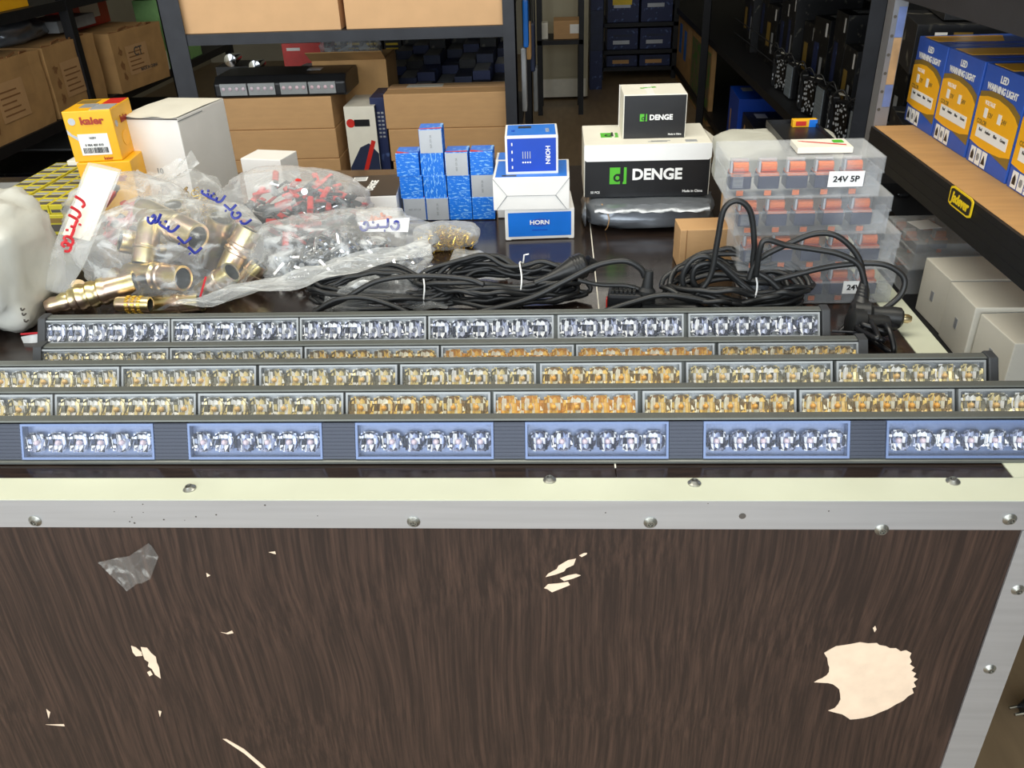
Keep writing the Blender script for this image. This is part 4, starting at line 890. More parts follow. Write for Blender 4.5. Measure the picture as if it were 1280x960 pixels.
# white plastic bag at the far left
Wb = bag('white_plastic_bag', 'opaque white plastic bag at the left picture edge', (Yp(-22, 350, .99).x, 1.0, TZ), .074, .085, .077, 15, 'poly_white', e1=.5, e2=.6, amp=.13, fr=4)
MB().box((0, 0, 0), (.04, .0012, .0022)).build('red_zip_line', M['inkred'], Wb, wl(Wb, 26, 419, .93), (0, -.06, 0))
strip_on(Wb, [wl(Wb, 26, 421, .93), wl(Wb, 57, 416, .935), wl(Wb, 57, 428, .93), wl(Wb, 30, 431, .925)], 'film_milky', 'zip_strip')
glyphs(Wb, [wl(Wb, 28, 388, .925), wl(Wb, 31, 398, .925), wl(Wb, 35, 410, .925)], 3, .007, 'dirt', 2)
# ------------------------------------------------------------------ cables
def cable(label, pts, r=.0036, k=8, name='power_cable', group=None, mt='rubber'):
    b = MB(); b.tube(smooth_path(pts, k), r, 8); return tag(b.build(name, M[mt], smooth='all'), label, 'cable', group)
def coil(label, cx, cy, cz, A, B, n, seed, ties, r=.0034, tilt=.2, lift=.012, rot=0):
    rg = random.Random(seed); pts = []; N = 26
    for k in range(n):
        a = A*rg.uniform(.72, 1.05); b = B*rg.uniform(.5, 1.05); ox = rg.uniform(-.012, .012); oy = rg.uniform(-.008, .008); ph = rg.uniform(-.2, .2)
        for i in range(N):
            t = 2*PI*i/N; x = a*math.cos(t); y = b*math.sin(t)
            pin = 1
            for tx in ties: pin = min(pin, .45+.55*min(1, abs(x-tx)/(A*.35)))
            y *= pin
            z = .0045+.0042*(k*.62)*pin+.004*math.sin(t*2+k)+lift*max(0, math.sin(t))*.9+.004*rg.random()
            xr, yr = x*math.cos(rot)-y*math.sin(rot), x*math.sin(rot)+y*math.cos(rot)
            pts.append(Vector((cx+ox+xr, cy+oy+yr, cz+z)))
    b = MB(); b.tube(smooth_path(pts, 3), r, 7); o = tag(b.build('coiled_cable', M['rubber'], smooth='all'), label, 'cable', 'coiled black cables')
    for tx in ties:
        xr, yr = tx*math.cos(rot), tx*math.sin(rot); c = Vector((cx+xr, cy+yr, cz+.004*n*.45+.005)); hy = B*.62; hz = .004*n*.42+.008
        MB().tube([c+Vector((.0015*math.sin(3*t), math.cos(t)*hy, math.sin(t)*hz)) for t in [2*PI*i/20 for i in range(21)]]+[c+Vector((.004, hy*.8, hz+.004)), c+Vector((.010, hy*.7, hz+.006))], .0011, 5).build('twist_tie', M['paper'], o, smooth='all')
    return o
c1 = Z(480, 372, .965); c2 = Z(628, 368, .965)
coil('left coil of black cable tied with a white twist', c1.x, c1.y+.008, TZ, .098, .030, 9, 21, (.055,), lift=.02)
coil('middle coil of black cable tied with a white twist', c2.x, c2.y+.010, TZ, .105, .036, 12, 22, (.025,), lift=.024)
c3 = Z(918, 366, .97); coil('right coil of black cable tied in front of the relay cases', c3.x+.002, c3.y-.004, TZ, .084, .036, 12, 25, (.018,), lift=.03, rot=-.12)
def cy(*l): return [Yp(*p) for p in l]
cable('tall cable arch rising in front of the relay cases', cy((868, 372, .985), (888, 345, .985), (897, 300, .985), (905, 262, .985), (922, 251, .985), (938, 265, .985), (943, 305, .985), (942, 335, .985), (962, 350, .98), (985, 372, .975)))
cable('cable looping from the coil over to the lighter plug', cy((936, 350, .98), (948, 325, .98), (985, 305, .975), (1020, 292, .97), (1048, 296, .965), (1072, 320, .96), (1080, 352, .955), (1082, 372, .955), (1062, 402, .945), (1050, 415, .94)))
cable('cable with a flat top crossing the relay cases', cy((945, 345, .975), (950, 312, .97), (958, 300, .97), (985, 307, .97), (1020, 312, .965), (1050, 318, .96), (1074, 332, .955), (1082, 360, .95)))
cable('cable bowing right of the relay cases to the black plug', cy((960, 352, .985), (1000, 342, .98), (1040, 333, .97), (1085, 329, .96), (1112, 333, .955), (1130, 348, .95), (1126, 368, .945), (1106, 386, .94), (1094, 390, .94)))
cable('cable loop standing left of the right coil', cy((862, 372, 1.0), (853, 350, 1.0), (862, 328, 1.0), (880, 320, 1.0), (900, 330, .998), (925, 352, .995), (950, 372, .99)))
cable('second cable loop inside the standing loop', cy((878, 368, 1.0), (866, 350, 1.0), (872, 332, 1.0), (895, 330, 1.0), (915, 345, .998), (940, 370, .99)))
cable('long cable arching from the left coil over the plug', cy((600, 390, .975), (660, 374, .975), (705, 352, .98), (745, 332, .985), (780, 326, .985), (800, 335, .985), (806, 346, .985)), r=.004)
cable('cable running along the front from switch to coil', cy((748, 392, .965), (790, 378, .968), (830, 369, .97), (880, 376, .97), (905, 388, .965)), r=.004)
cable('cable arching on the left over the crumpled film', cy((395, 388, .975), (430, 374, .98), (470, 352, .985), (520, 345, .985), (580, 348, .985), (605, 356, .98)))
cable('lower cable arching left of the left coil', cy((392, 391, .97), (420, 375, .972), (455, 372, .972), (490, 382, .97), (510, 391, .968)))
cable('thin cable from the middle coil to the switch', cy((722, 350, .99), (750, 356, .99), (782, 357, .99), (800, 362, .985)), r=.003)
# moulded plug with tapered sleeve
pl = thing('moulded_plug', 'black tapered moulded plug lying on the middle coil', 'plug', (0, 0, 0))
a = Yp(668, 354, 1.01); b = Yp(732, 330, 1.03)
MB().lathe(a, b, [(0, .0042), (.3, .006), (.55, .0105), (.75, .0155), (.95, .0165), (1, .0135)], 14).build('plug_body', M['rubber'], pl, smooth=True)
for k in range(4): c = a.lerp(b, .76+.055*k); dr = (b-a).normalized(); MB().lathe(c, c+dr*.0016, [(0, .0168), (1, .0168)], 14).build('grip_ring', M['blackp'], pl)
MB().lathe(b, b+(b-a).normalized()*.012+Vector((0, 0, -.008)), [(0, .012), (1, .009)], 12).build('plug_nose', M['blackp'], pl)
# in-line switch
sp_ = Yp(772, 383, .985); sw = thing('inline_switch', 'ribbed black in-line switch between the coils', 'switch', (sp_.x-.014, .975, TZ), -.12)
sw.scale = (1.25, 1, 1.55)
MB().box((0, 0, 0), (.034, .026, .022)).build('switch_body', M['blackp'], sw, bevel=.003)
for k in range(6): MB().box((.004+.0042*k, .002, .022), (.0065+.0042*k, .024, .0245)).build('grip_rib', M['rubber'], sw)
MB().lathe((.038, .012, .012), (.040, .013, .040), [(0, .0095), (.4, .009), (.5, .006), (1, .0042)], 12).build('strain_relief', M['rubber'], sw, smooth=True)
MB().box((-.0015, .006, .008), (0, .016, .016)).build('red_rocker', M['red'], sw)
MB().box((.034, .0, 0), (.09, .022, .014)).build('lower_body', M['rubber'], sw, bevel=.003)
# lighter plugs at the right end
def lighter(label, a, b, up, tip='brass'):
    t = thing('lighter_plug', label, 'plug', (0, 0, 0), 0, 'black lighter plugs')
    MB().lathe(a, b, [(0, .012), (.06, .0165), (.35, .0165), (.42, .012), (.55, .0115), (.8, .013), (.95, .0125), (1, .009)], 16).build('plug_body', M['rubber'], t, smooth=True)
    d = (b-a).normalized(); MB().lathe(b, b+d*.010, [(0, .0055), (.6, .0055), (1, .0035)], 12).build('plug_tip', M[tip], t, smooth=True)
    if up is not None:
        MB().lathe(a.lerp(b, .18), up, [(0, .0125), (.35, .011), (.45, .0085), (1, .0048)], 12).build('strain_relief', M['rubber'], t, smooth=True)
        for k in range(4): c = a.lerp(b, .18).lerp(up, .5+.1*k); dd = (up-a).normalized(); MB().lathe(c, c+dd*.002, [(0, .0085-.0008*k), (1, .0085-.0008*k)], 12).build('relief_ring', M['blackp'], t)
    return t
lighter('black lighter plug with a gold tip at the right end of the bars', Yp(1062, 392, .935), Yp(1128, 398, .925), Yp(1080, 352, .955))
lighter('black lighter plug lying lower, partly hidden by the other plug', Yp(1060, 402, .915), Yp(1110, 408, .915), None, 'blackp')
rg2 = random.Random(3)
b = MB()
pts = [Z(1092, 425, .965)+Vector((rg2.uniform(-.018, .018), rg2.uniform(-.03, .03), rg2.uniform(-.008, .02))) for _ in range(16)]
b.tube(smooth_path(pts, 6), .0032, 6)
tag(b.build('crumpled_cable', M['blackp'], smooth='all'), 'tangle of black cable behind the bracket at the right', 'cable')
br = thing('wire_bracket', 'thin metal bracket at the right end of the second bar', 'bracket', (0, 0, 0))
P = [Yp(1040, 414, .90), Yp(1083, 416, .895), Yp(1083, 447, .885)]
MB().tube(P, .0016, 6).build('bracket_rod', M['steel'], br); MB().box((P[1].x-.012, P[1].y-.003, TZ+.001), (P[1].x-.001, P[1].y+.003, P[1].z-.002)).build('bracket_plate', M['housing'], br)
# ------------------------------------------------------------------ centre rack
CYF = 2.75
cr = thing('storage_rack', 'dark steel rack behind the counter holding large brown cartons', 'rack', (0, 0, 0))
xl0, xl1 = Yp(205, 30, CYF).x, Yp(232, 30, CYF).x; xr0, xr1 = Yp(630, 60, CYF).x, Yp(646, 60, CYF).x
for a, b in ((xl0, xl1), (xr0, xr1)):
    for yy in (CYF-.02, 4.35): MB().box((a, yy, 0), (b, yy+.004, 2.4)).box((a if a == xl0 else b-.004, yy, 0), (a+.004 if a == xl0 else b, yy+.045, 2.4)).build('post', M['steel'], cr)
bz0, bz1 = Yp(430, 51, CYF).z, Yp(430, 37, CYF).z
MB().box((xl1-.01, CYF-.015, bz0), (xr0+.01, CYF, bz1)).box((xl1-.01, CYF, bz1-.006), (xr0+.01, CYF+.03, bz1)).build('shelf_beam', M['steel'], cr)
MB().box((xl1-.01, CYF, bz1-.01), (xr0+.01, 4.35, bz1-.002)).build('shelf_board', M['steel'], cr)
LSZ = .575
MB().box((xl1-.01, CYF-.01, LSZ-.03), (xr0+.01, 4.35, LSZ)).build('shelf_board', M['steel'], cr)
for x0, x1, l in ((224, 424, 'left'), (431, 629, 'right')):
    X0, X1 = Yp(x0, 20, CYF).x, Yp(x1, 20, CYF).x
    o = carton('shipping_carton', 'large %s brown carton on the shelf of the centre rack' % l, 'carton', (X0, CYF+.004, bz1), (X1-X0, .4, .42), 0, 'card_pale', group='large cartons on the centre rack')
    panel(o, 'front', 0, .10, X1-X0, .0015, 'card_in', 'seam')
def stack(x0, x1, ys, Y, depth, l, n):
    X0, X1 = Yp(x0, 140, Y).x, Yp(x1, 140, Y).x; xm = (x0+x1)/2
    zt = [Yp(xm, y, Y).z for y in ys]+[LSZ]
    for i in range(len(zt)-1):
        o = carton('flat_carton', '%s brown carton in the %s stack below the centre rack shelf' % (('top', 'second', 'third')[i], l), 'carton', (X0+.006*i, Y-.004*i, zt[i+1]+.0005), (X1-X0-.004*i, depth, zt[i]-zt[i+1]-.001), 0, 'card', group='flat cartons on the lower shelf', bevel=.003)
        if i == 0: panel(o, 'top', .0, depth*.48, X1-X0, .05, 'card_pale', 'packing_tape'); panel(o, 'top', .06, depth*.6, .12, .05, 'offwhite', 'paper_label', lay=2) if l == 'right' else None
    return X0, X1, zt[0]
sx0, sx1, szt = stack(273, 416, (122, 162, 199), CYF+.05, .33, 'left', 3)
stack(481, 634, (116, 160, 200), CYF+.05, .17, 'right', 3)
# mini light bar on the left stack
ml = thing('mini_light_bar', 'black flat mini light bar with clear led windows on brown cartons', 'light bar', (sx0, CYF+.05, szt))
wv = Yp(427, 100, CYF+.05).x-sx0+.01
MB().prism([(0, .004), (.02, 0), (.20, 0), (.22, .004), (.22, .045), (.19, .065), (.03, .065), (0, .045)], 0, wv).build('housing', M['blackp'], ml, bevel=.006)
for k in range(4):
    u = .022+k*(wv-.06)/4+(.012 if k > 1 else 0); ww = (wv-.06)/4-.006
    q = MB().box((u, -.004, .010), (u+ww, .002, .046)).build('led_window', M['tray'], ml)
    for i in range(4): MB().lathe((u+ww*(i+.5)/4, -.0045, .030), (u+ww*(i+.5)/4, -.0075, .030), [(0, .006), (.4, .0055), (1, .002)], 10).build('led', CHIP['bluish'] if k < 2 else M['ledpink'], q, smooth=True) if True else None
MB().box((wv*.66, .10, .0655), (wv*.77, .14, .066)).build('paper_label', M['silver'], ml)
# blue and white boxes between the stacks
o = front_box('tool_box_carton', 'white and navy carton with a red tool picture between brown stacks', 'carton', 434, 472, 133, 214, CYF+.06, .2, 'offwhite', zb=LSZ); w, d, h = o['dims']
poly(o, 'front', 0, 0, [(.001, .001), (w-.001, .001), (w-.001, h*.42), (w*.7, h*.55), (w*.4, h*.5), (.001, h*.25)], 'navy', 'navy_field'); panel(o, 'front', w*.35, h*.12, .014, h*.5, 'red', 'red_tool', lay=2, rot=-.35)
poly(o, 'front', w*.18, h*.80, ell(0, 0, .014, .014, 14), 'red', 'round_mark', lay=2); panel(o, 'front', w*.3, h*.76, w*.5, .022, 'black', 'dark_bar', lay=2); panel(o, 'right', 0, 0, d, h, 'navy', 'navy_side')
panel(o, 'front', w*.45, h*.05, w*.3, .004, 'paper', 'small_print', lay=2)
o = front_box('blue_dotted_box', 'tall blue box with white dots left of the right carton stack', 'box', 466, 484, 122, 205, CYF+.085, .2, 'bluedark', zb=LSZ); w, d, h = o['dims']
for i in range(7):
    for j in range(3): panel(o, 'front', w*(.2+.25*j), h*(.55+.045*i), .008, .006, 'silver', 'printed_dot')
# deeper shelf contents: rows of flat dark boxes
cols = ['navy', 'bluedark', 'blackbox', 'grey']
X0, X1 = xl1+.45, xr0-.02; k = 0
rown = ['first', 'second', 'third', 'fourth', 'fifth']
for r in range(5):
    yy = 3.22+r*.2; n = 7
    for c in range(n):
        w = (X1-X0)/n; hh = .19+.03*r+.02*((c*7+r*3) % 3)
        t_ = carton('dark_flat_box', 'dark printed box, place %s in the %s row deep under the centre shelf' % (('one', 'two', 'three', 'four', 'five', 'six', 'seven')[c], rown[r]), 'box', (X0+c*w, yy, LSZ+.0005), (w*.95, .185, hh), 0, cols[(c+r*2) % 3], group='dark boxes under the centre rack shelf')
        if (c+r) % 2 == 0: panel(t_, 'top', w*.05, .01, w*.8, .16, 'grey', 'grey_top')
for i in range(6):
    o = front_box('striped_black_box', 'black box with a yellow band under the shelf beam, number %s from left' % ('one', 'two', 'three', 'four', 'five', 'six')[i], 'box', 408+i*24, 430+i*24, 50, 66, 4.2, .1, 'blackbox', zb=LSZ+.0005, group='black boxes with yellow bands'); w, d, h = o['dims']
    panel(o, 'front', w*.1, h-.022, w*.7, .010, 'label_yel', 'yellow_band'); panel(o, 'front', w*.1, h-.04, w*.7, .006, 'label_yel', 'yellow_band')
o = front_box('red_box', 'red box lying below the centre rack beam', 'box', 352, 405, 54, 64, 3.9, .2, 'red', zb=LSZ+.0005); panel(o, 'front', .02, o['dims'][2]-.03, .06, .012, 'paper', 'small_print')
o = front_box('open_brown_carton', 'low open brown carton with clear film behind the mini light bar', 'carton', 392, 480, 72, 90, 3.55, .25, 'card_old', zb=LSZ+.0005) if False else None
oc = thing('open_carton', 'low open brown carton with clear film behind the mini light bar', 'carton', (Yp(392, 80, 3.02).x, 3.0, LSZ))
w = Yp(484, 80, 3.02).x-Yp(392, 80, 3.02).x; h = Yp(440, 74, 3.0).z-LSZ
for a, b in (((0, 0, 0), (w, .006, h)), ((0, .19, 0), (w, .196, h)), ((0, .006, 0), (.006, .19, h)), ((w-.006, .006, 0), (w, .19, h)), ((0, 0, 0), (w, .196, .006))): MB().box(a, b).build('carton_wall', M['card_old'], oc)
MB().box((-.002, -.07, -.003), (w, 0, 0)).build('flap', M['card_old'], oc, (0, 0, h), (-.5, 0, 0))
bag('film_heap', 'crumpled clear film stuffed in the open brown carton', (oc.location.x+w*.45, 3.1, LSZ+h-.04), w*.40, .075, .05, 31, 'film_soft', amp=.2)
bag('grey_film_heap', 'grey film bundle lying behind the mini light bar', (Yp(350, 75, 3.1).x-.05, 3.42, LSZ), .16, .12, .14, 33, 'film_milky', amp=.2)
for i, (x, y) in enumerate(((287, 76), (318, 84))):
    p = Yp(x, y, 3.15); b = MB().lathe(p, p+Vector((0, .10, 0)), [(0, .003), (.05, .022), (.4, .020), (1, .012)], 16); tag(b.build('chrome_lamp', M['chrome'], smooth=True), 'round chrome lamp in the dark behind the mini bar, %s' % ('upper left one', 'lower right one')[i], 'lamp', 'chrome lamps')
    tag(MB().box((p.x-.06, 3.16, LSZ+.0005), (p.x+.06, 3.30, p.z-.022)).build('lamp_carton', M['blackbox']), 'black carton under the %s chrome lamp' % ('upper', 'lower')[i], 'carton')
# hanging bags on the right end of the centre rack
for i, (x, y0, y1, c, Y) in enumerate(((655, 0, 60, 'blue', 3.1), (659, 30, 75, 'tan', 3.3), (664, 30, 90, 'navy', 3.5), (653, 60, 140, 'silver', 3.15), (668, 85, 140, 'grey', 3.7))):
    a = Yp(x, y0, Y); b = Yp(x, y1, Y); q = MB().box((a.x-.006, Y, b.z), (a.x+.012, Y+.09, a.z)).build('hanging_pack', M[c], bevel=.006)
    MB().tube([(a.x+.003, Y+.045, a.z-.004), (a.x+.003, Y+.045, 1.42)], .003, 6).build('hanger', M['steel'], q)
    tag(q, '%s flat pack hanging on the end of the centre rack' % ('bright blue', 'tan', 'navy', 'long silvery', 'low grey')[i], 'pack', 'packs on the rack end')
MB().tube([(xr1+.02, CYF, 1.42), (xr1+.02, 4.37, 1.42)], .008, 8).build('hanging_rail', M['steel'], cr)
# ------------------------------------------------------------------ left rack
lr = thing('storage_rack', 'black steel rack along the left wall with worn cartons', 'rack', (0, 0, 0))
LX = -2.2
for yy in (2.2, 4.05, 6.0): MB().box((LX, yy, 0), (LX+.004, yy+.045, 2.3)).box((LX-.04, yy, 0), (LX, yy+.004, 2.3)).build('post', M['blacksteel'], lr)
for z in (.12, .615, 1.075):
    MB().box((LX-.9, 2.2, z-.012), (LX-.004, 6.05, z)).build('shelf_board', M['blacksteel'], lr); MB().box((LX-.02, 2.2, z-.04), (LX+.002, 6.05, z+.002)).build('shelf_beam', M['blacksteel'], lr)
lc = [(3.74, .48, .315, 'nearest', .0, .295), (4.235, .455, .315, 'middle', 0, .295), (4.80, .47, .4, 'farthest', -.12, .275)]
for y1, w, d, l, rz, h in lc:
    o = carton('worn_carton', '%s of the worn brown cartons on the left rack' % l, 'carton', (LX-.012 if l != 'farthest' else LX+.02, y1-w, .6155), (w, .55, h), PI/2+rz, 'card_old', group='worn cartons on the left rack', bulge=.008)
    panel(o, 'front', w*.22, h*.25, w*.42, h*.5, 'card', 'address_label', lay=14)
    for k in range(5): panel(o, 'front', w*.26, h*(.32+.075*k), w*(.3-.04*(k % 3)), .006, 'card_in', 'small_print', lay=16)
    for k in range(3): poly(o, 'front', w*.12, h*(.25+.22*k), [(x*random.uniform(.2, 1.2), y*random.uniform(.3, 1.3)) for x, y in ell(0, 0, .02, .026, 11)], 'card_in', 'marker_scrawl', lay=14)
    if l == 'farthest': lettering(o, 'front', w*.45, h*.62, 'CT', .06, 'dirt', lay=17); lettering(o, 'front', w*.6, h*.3, 'MADE IN CHINA', .022, 'dirt', lay=17)
    for k in range(5): MB().box((0, 0, 0), (w*.16, .005, .007+.004*(k % 3))).build('torn_edge', M['card_in'], o, (w*.18*k+.01, .003, h+.004), (.4*math.sin(k*2), .1*math.cos(k*3), .05*k))
o = carton('grey_panel_box', 'flat grey box with a pale label on the worn cartons', 'box', (LX-.1, 4.12, .6155+.315), (.36, .2, .05), PI/2, 'grey'); panel(o, 'front', .10, .008, .06, .036, 'paper', 'paper_label')
bag('dark_film_bag', 'dark shiny film bag on top of the worn cartons', (LX-.25, 3.95, .6155+.30), .12, .2, .055, 41, 'greyfilm', amp=.2)
o = carton('green_box', 'green and white box at the end of the left rack', 'box', (LX-.02, 5.05, .6155), (.5, .14, .36), PI/2, 'greenbox'); panel(o, 'front', 0, .29, .42, .07, 'green', 'green_band'); lettering(o, 'front', .2, .325, 'DENGE', .05, 'paper')
o = carton('red_stock_box', 'red box on top of the farthest worn carton', 'box', (LX-.2, 4.42, .6155+.283), (.42, .12, .17), PI/2, 'red'); panel(o, 'front', .12, .04, .2, .11, 'offwhite', 'pale_panel')
o = carton('orange_stock_box', 'orange and red box on the upper left shelf at picture edge', 'box', (LX-.05, 3.35, 1.0755), (.5, .3, .2), PI/2, 'amber'); panel(o, 'front', .02, 0, .2, .2, 'red', 'red_panel')
for k in range(6):
    p = Vector((LX-.04-.05*(k % 2), 4.9+.06*k, .616)); b = MB().lathe(p, p+Vector((0, 0, .11+.02*(k % 3))), [(0, .026), (.65, .026), (.75, .012), (1, .012)], 12)
    tag(b.build('small_bottle', M[('silver', 'deepblue', 'paper', 'grey', 'deepblue', 'silver')[k]], smooth=True), '%s small bottle beside the green box on the left rack' % ('first', 'second', 'third', 'fourth', 'fifth', 'sixth')[k], 'bottle', 'bottles on the left rack')
for k in range(5):
    o = carton('lower_stock_box', '%s box on the bottom shelf of the left rack' % ('nearest', 'second', 'third', 'fourth', 'farthest')[k], 'box', (LX-.06, 3.2+.42*k, .1205), (.38, .4, .3), PI/2, ('navy', 'blackbox', 'grey', 'bluedark', 'blackbox')[k], group='boxes on the bottom left shelf')
# ------------------------------------------------------------------ right aisle rack
RX = 1.0
rr_ = thing('storage_rack', 'long black rack on the right side of the aisle', 'rack', (0, 0, 0))
for yy in (2.78, 5.88, 8.2): MB().box((RX-.07, yy, 0), (RX-.02, yy+.004, 2.3)).box((RX-.024, yy, 0), (RX-.02, yy+.045, 2.3)).build('post', M['steel'] if yy < 3 else M['blacksteel'], rr_)
for z in (.10, .555, 1.12):
    MB().box((RX+.005, 1.7, z-.012), (RX+.9, 8.3, z)).build('shelf_board', M['blacksteel'], rr_)
    MB().box((RX, 1.7, z-.035), (RX+.006, 8.3, z+.004)).build('shelf_beam', M['blacksteel'], rr_)
for z in (.62, .70): MB().tube([(RX+.12, 1.7, z), (RX+.12, 5.8, z)], .003, 6).build('wire_rail', M['steel'], rr_)
MB().box((RX+.8, 1.7, 0), (RX+.82, 8.3, 2.3)).build('back_panel', M['blacksteel'], rr_)
# front row: work lamps with dotted lenses, behind it tall black boxes
lampname = ['nearest', 'second', 'third', 'fourth', 'fifth', 'sixth', 'seventh', 'eighth', 'ninth', 'tenth', 'eleventh', 'twelfth']
wl0 = None
for k in range(12):
    yy = 2.70+.155*k-(.0 if k < 9 else -.05)
    t = thing('work_lamp', '%s work lamp with a dotted lens on the right aisle rack' % lampname[k], 'lamp', (RX+.07, yy, .5555), .25*math.sin(k*2.1), 'work lamps along the aisle rack')
    MB().box((0, -.055, 0), (.03, .055, .15)).build('housing', M['blackp'], t, bevel=.006); MB().box((-.004, -.05, .008), (0, .05, .142)).build('dotted_lens', M['honey'] if k % 3 else M['lensgrey'], t)
    MB().tube(smooth_path([(.02, 0, .15), (.0, .02, .19), (-.02, .05, .16), (.01, .07, .10)], 6), .004, 6).build('lead', M['rubber'], t, smooth='all')
    MB().box((-.006, -.02, .150), (.03, .03, .153)).build('price_tag', M['offwhite'], t, rot=(0, .2, .3)) if k % 2 else None
for k in range(16):
    yy = 2.25+.24*k; h = .30+.05*((k*5) % 3)
    o = carton('black_stock_box', '%s tall black printed box standing behind the work lamps' % (lampname+['thirteenth', 'fourteenth', 'fifteenth', 'sixteenth'])[k], 'box', (RX+.16+.02*(k % 2), yy, .5555), (.20, .3, h), -PI/2+.08*math.sin(k*1.7), 'blackbox', group='tall black boxes on the aisle rack')
    panel(o, 'front', .15, h-.07, .022, .055, 'paper', 'price_tag'); panel(o, 'front', .03, h*.3, .06, h*.4, 'olive' if k % 3 == 0 else 'bluedark', 'printed_picture')
    panel(o, 'front', .12, h*.2, .03, h*.35, 'silver', 'printed_text') if k % 2 == 0 else None; panel(o, 'top', .04, .05, .10, .08, 'grey', 'price_tag')
for k in range(9):
    yy = 2.35+.42*k
    o = carton('upper_stock_box', '%s dark carton on the top shelf of the aisle rack' % lampname[k], 'carton', (RX+.05, yy, 1.1205), (.36, .4, .28), -PI/2, ('blackbox', 'blackbox', 'bluedark')[k % 3], group='dark cartons on the top aisle shelf')
for k in range(6):
    yy = 3.25+.42*k
    o = carton('low_stock_box', '%s blue and black box on the lower aisle shelf' % lampname[k], 'box', (RX+.04, yy, .1005), (.38, .4, .16+.06*(k % 3)), -PI/2+.05*math.sin(k), ('bluedark', 'blackbox', 'deepblue')[k % 3], group='boxes on the lower aisle shelf')
    panel(o, 'front', .08, .05, .04, .12, 'tan', 'tape'); panel(o, 'top', .06, .05, .1, .06, 'silver', 'price_tag')
bp_ = carton('brown_panel', 'brown board with green print and blue tags leaning on the aisle rack', 'board', (RX+.02, 8.6, .0), (2.65, .03, .50), -PI/2, 'card_old')
panel(bp_, 'front', 1.75, .02, .86, .44, 'greengrid', 'green_print'); panel(bp_, 'front', 1.02, .24, .14, .22, 'blue', 'blue_tag'); panel(bp_, 'front', 1.30, .22, .14, .22, 'blue', 'blue_tag'); panel(bp_, 'front', 1.5, .28, .2, .2, 'card', 'brown_tag')
# small colourful pack near the tray
p = Z(988, 156, tq_+.005); q = carton('colour_pack', 'small red, yellow and blue pack at the far edge of the flat tray', 'pack', (p.x, p.y-.012, tq_+.0042), (.033, .010, .010), 0, 'yellow', bevel=.0005); panel(q, 'front', .004, .002, .014, .006, 'red', 'red_panel'); panel(q, 'front', .022, 0, .011, .010, 'blue', 'blue_panel')
# boxes in the dark behind the perforated post
for k in range(4):
    o = carton('dark_rack_box', '%s dark printed box behind the perforated post' % ('lowest', 'second', 'third', 'upper')[k], 'box', (.62+.05*(k % 2), 1.56+.02*k, .95+.085*k), (.2, .2, .083), -.2, 'blackbox', group='dark boxes behind the perforated post'); panel(o, 'front', .03, .02, .02, .05, 'paper', 'price_tag'); panel(o, 'front', .06, .01, .03, .06, 'olive', 'printed_picture')
rs = thing('stock_stand', 'black stand carrying dark boxes behind the perforated post', 'stand', (0, 0, 0)); MB().box((.56, 1.52, .93), (.98, 1.84, .95)).build('stand_top', M['blacksteel'], rs)
for x in (.57, .94):
    for y in (1.53, 1.80): MB().box((x, y, 0), (x+.03, y+.03, .93)).build('leg', M['blacksteel'], rs)
# ------------------------------------------------------------------ far end of the aisle
fc = thing('beige_cabinet', 'beige cabinet with a plain door at the far end of the aisle', 'cabinet', (-.16, 6.95, 0))
MB().box((0, 0, .02), (.40, .4, 1.9)).build('cabinet_body', M['beige'], fc); MB().box((.01, -.012, .17), (.385, 0, 1.85)).build('door', M['beige'], fc, bevel=.004); MB().box((.01, -.008, .02), (.385, 0, .155)).build('plinth', M['offwhite'], fc); MB().cyl((.19, -.02, .52), (.19, -.012, .52), .012).build('knob', M['steel'], fc)
fr = thing('aisle_shelf', 'black shelf with a small carton in front of the beige cabinet', 'shelf', (0, 0, 0))
ps = Yp(680, 51, 6.4); pe = Yp(729, 49, 6.4)
MB().box((ps.x-.05, 6.4, ps.z-.03), (pe.x, 6.75, ps.z)).build('shelf_board', M['blacksteel'], fr)
for x in (ps.x-.05, pe.x-.03): MB().box((x, 6.4, 0), (x+.035, 6.43, 2.2)).build('post', M['blacksteel'], fr)
for x in (ps.x-.05, pe.x-.03): MB().box((x, 6.72, 0), (x+.035, 6.75, 2.2)).build('post', M['blacksteel'], fr)
q = front_box('aisle_carton', 'small brown carton with a white label on the far aisle shelf', 'carton', 692, 725, 26, 46, 6.45, .22, 'card', zb=ps.z+.0005); panel(q, 'front', q['dims'][0]*.62, q['dims'][2]*.3, .07, .06, 'paper', 'paper_label')
p = Yp(680, 48, 6.45); tag(MB().box((p.x-.05, 6.45, ps.z+.0005), (p.x+.03, 6.55, ps.z+.11)).build('small_stock_pack', M['offwhite'], bevel=.008), 'small pale pack left of the far carton', 'pack')
br_ = thing('storage_rack', 'black rack full of blue cartons across the far aisle end', 'rack', (0, 0, 0))
for x in (.36, .98): MB().box((x, 7.7, 0), (x+.04, 7.74, 2.2)).build('post', M['blacksteel'], br_); MB().box((x, 8.2, 0), (x+.04, 8.24, 2.2)).build('post', M['blacksteel'], br_)
fz = (Yp(780, 63, 7.7).z, Yp(780, 29, 7.7).z)
for z in (.1,)+fz+(fz[1]+.5,): MB().box((.36, 7.7, z-.03), (1.02, 8.24, z)).build('shelf_board', M['blacksteel'], br_)
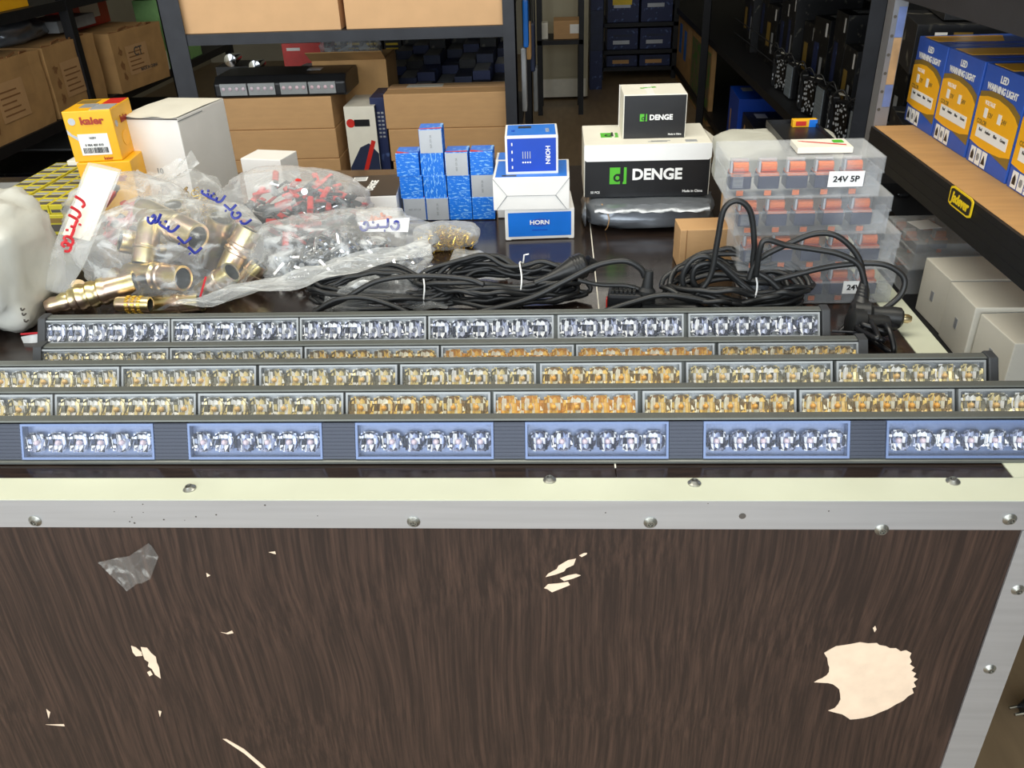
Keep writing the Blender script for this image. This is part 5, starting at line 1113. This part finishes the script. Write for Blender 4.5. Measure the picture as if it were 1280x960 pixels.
lvn = ['bottom', 'middle', 'upper']
for j, z in enumerate((.1,)+fz):
    top = ((.1,)+fz+(fz[1]+.5,))[j+1]-.05
    for i in range(2):
        o = carton('far_blue_carton', '%s dark blue carton on the %s shelf of the far rack' % (('left', 'right')[i], lvn[j]), 'carton', (.43+.28*i, 7.75, z+.0005), (.26, .4, top-z), 0, 'bluedark', group='blue cartons on the far rack')
        panel(o, 'front', .05, (top-z)*.25, .14, .03, 'silver' if j else 'tan', 'pale_print'); panel(o, 'front', .05, (top-z)*.6, .16, .02, 'navy', 'print_line')
        if j == 2 and i == 0: panel(o, 'front', .04, (top-z)*.3, .16, .08, 'label_yel', 'yellow_label', lay=2)
tb = thing('tall_blue_stack', 'narrow stack of blue cartons between cabinet and far rack', 'carton stack', (.24, 7.2, 0)); bpy.data.objects.remove(tb)
for k in range(5): carton('narrow_blue_carton', '%s narrow blue carton in the column beside the beige cabinet' % ('lowest', 'second', 'third', 'fourth', 'fifth')[k], 'carton', (.27, 7.3, .0+.301*k), (.10, .3, .30), 0, ('bluedark', 'navy', 'bluedark', 'grey', 'bluedark')[k], group='narrow blue cartons')
# small plug on the floor at the right of the counter
pf = Z(1272, 888, .02); t = thing('floor_plug', 'black two-pin plug on the floor right of the counter', 'plug', pf, .2)
MB().lathe((.01, 0, 0), (.06, 0, .002), [(0, .012), (.3, .02), (.8, .018), (1, .008)], 12).build('plug_body', M['rubber'], t, smooth=True)
for s in (-1, 1): MB().cyl((-.012, .008*s, 0), (.012, .008*s, 0), .003).build('pin', M['chrome'], t)
# ceiling lamps
for x, y, sx, sy in ((-.3, .9, 2.4, .7), (-.2, 5.0, 1.6, .4)):
    t = thing('ceiling_lamp', 'long white ceiling lamp %s' % ('above the counter' if y < 2 else 'above the aisle'), 'lamp', (x, y, 2.93)); MB().box((-sx/2, -sy/2, 0), (sx/2, sy/2, .04)).build('lamp_housing', M['white'], t); MB().box((-.02, -.02, .04), (.02, .02, .12)).build('mount', M['steel'], t)
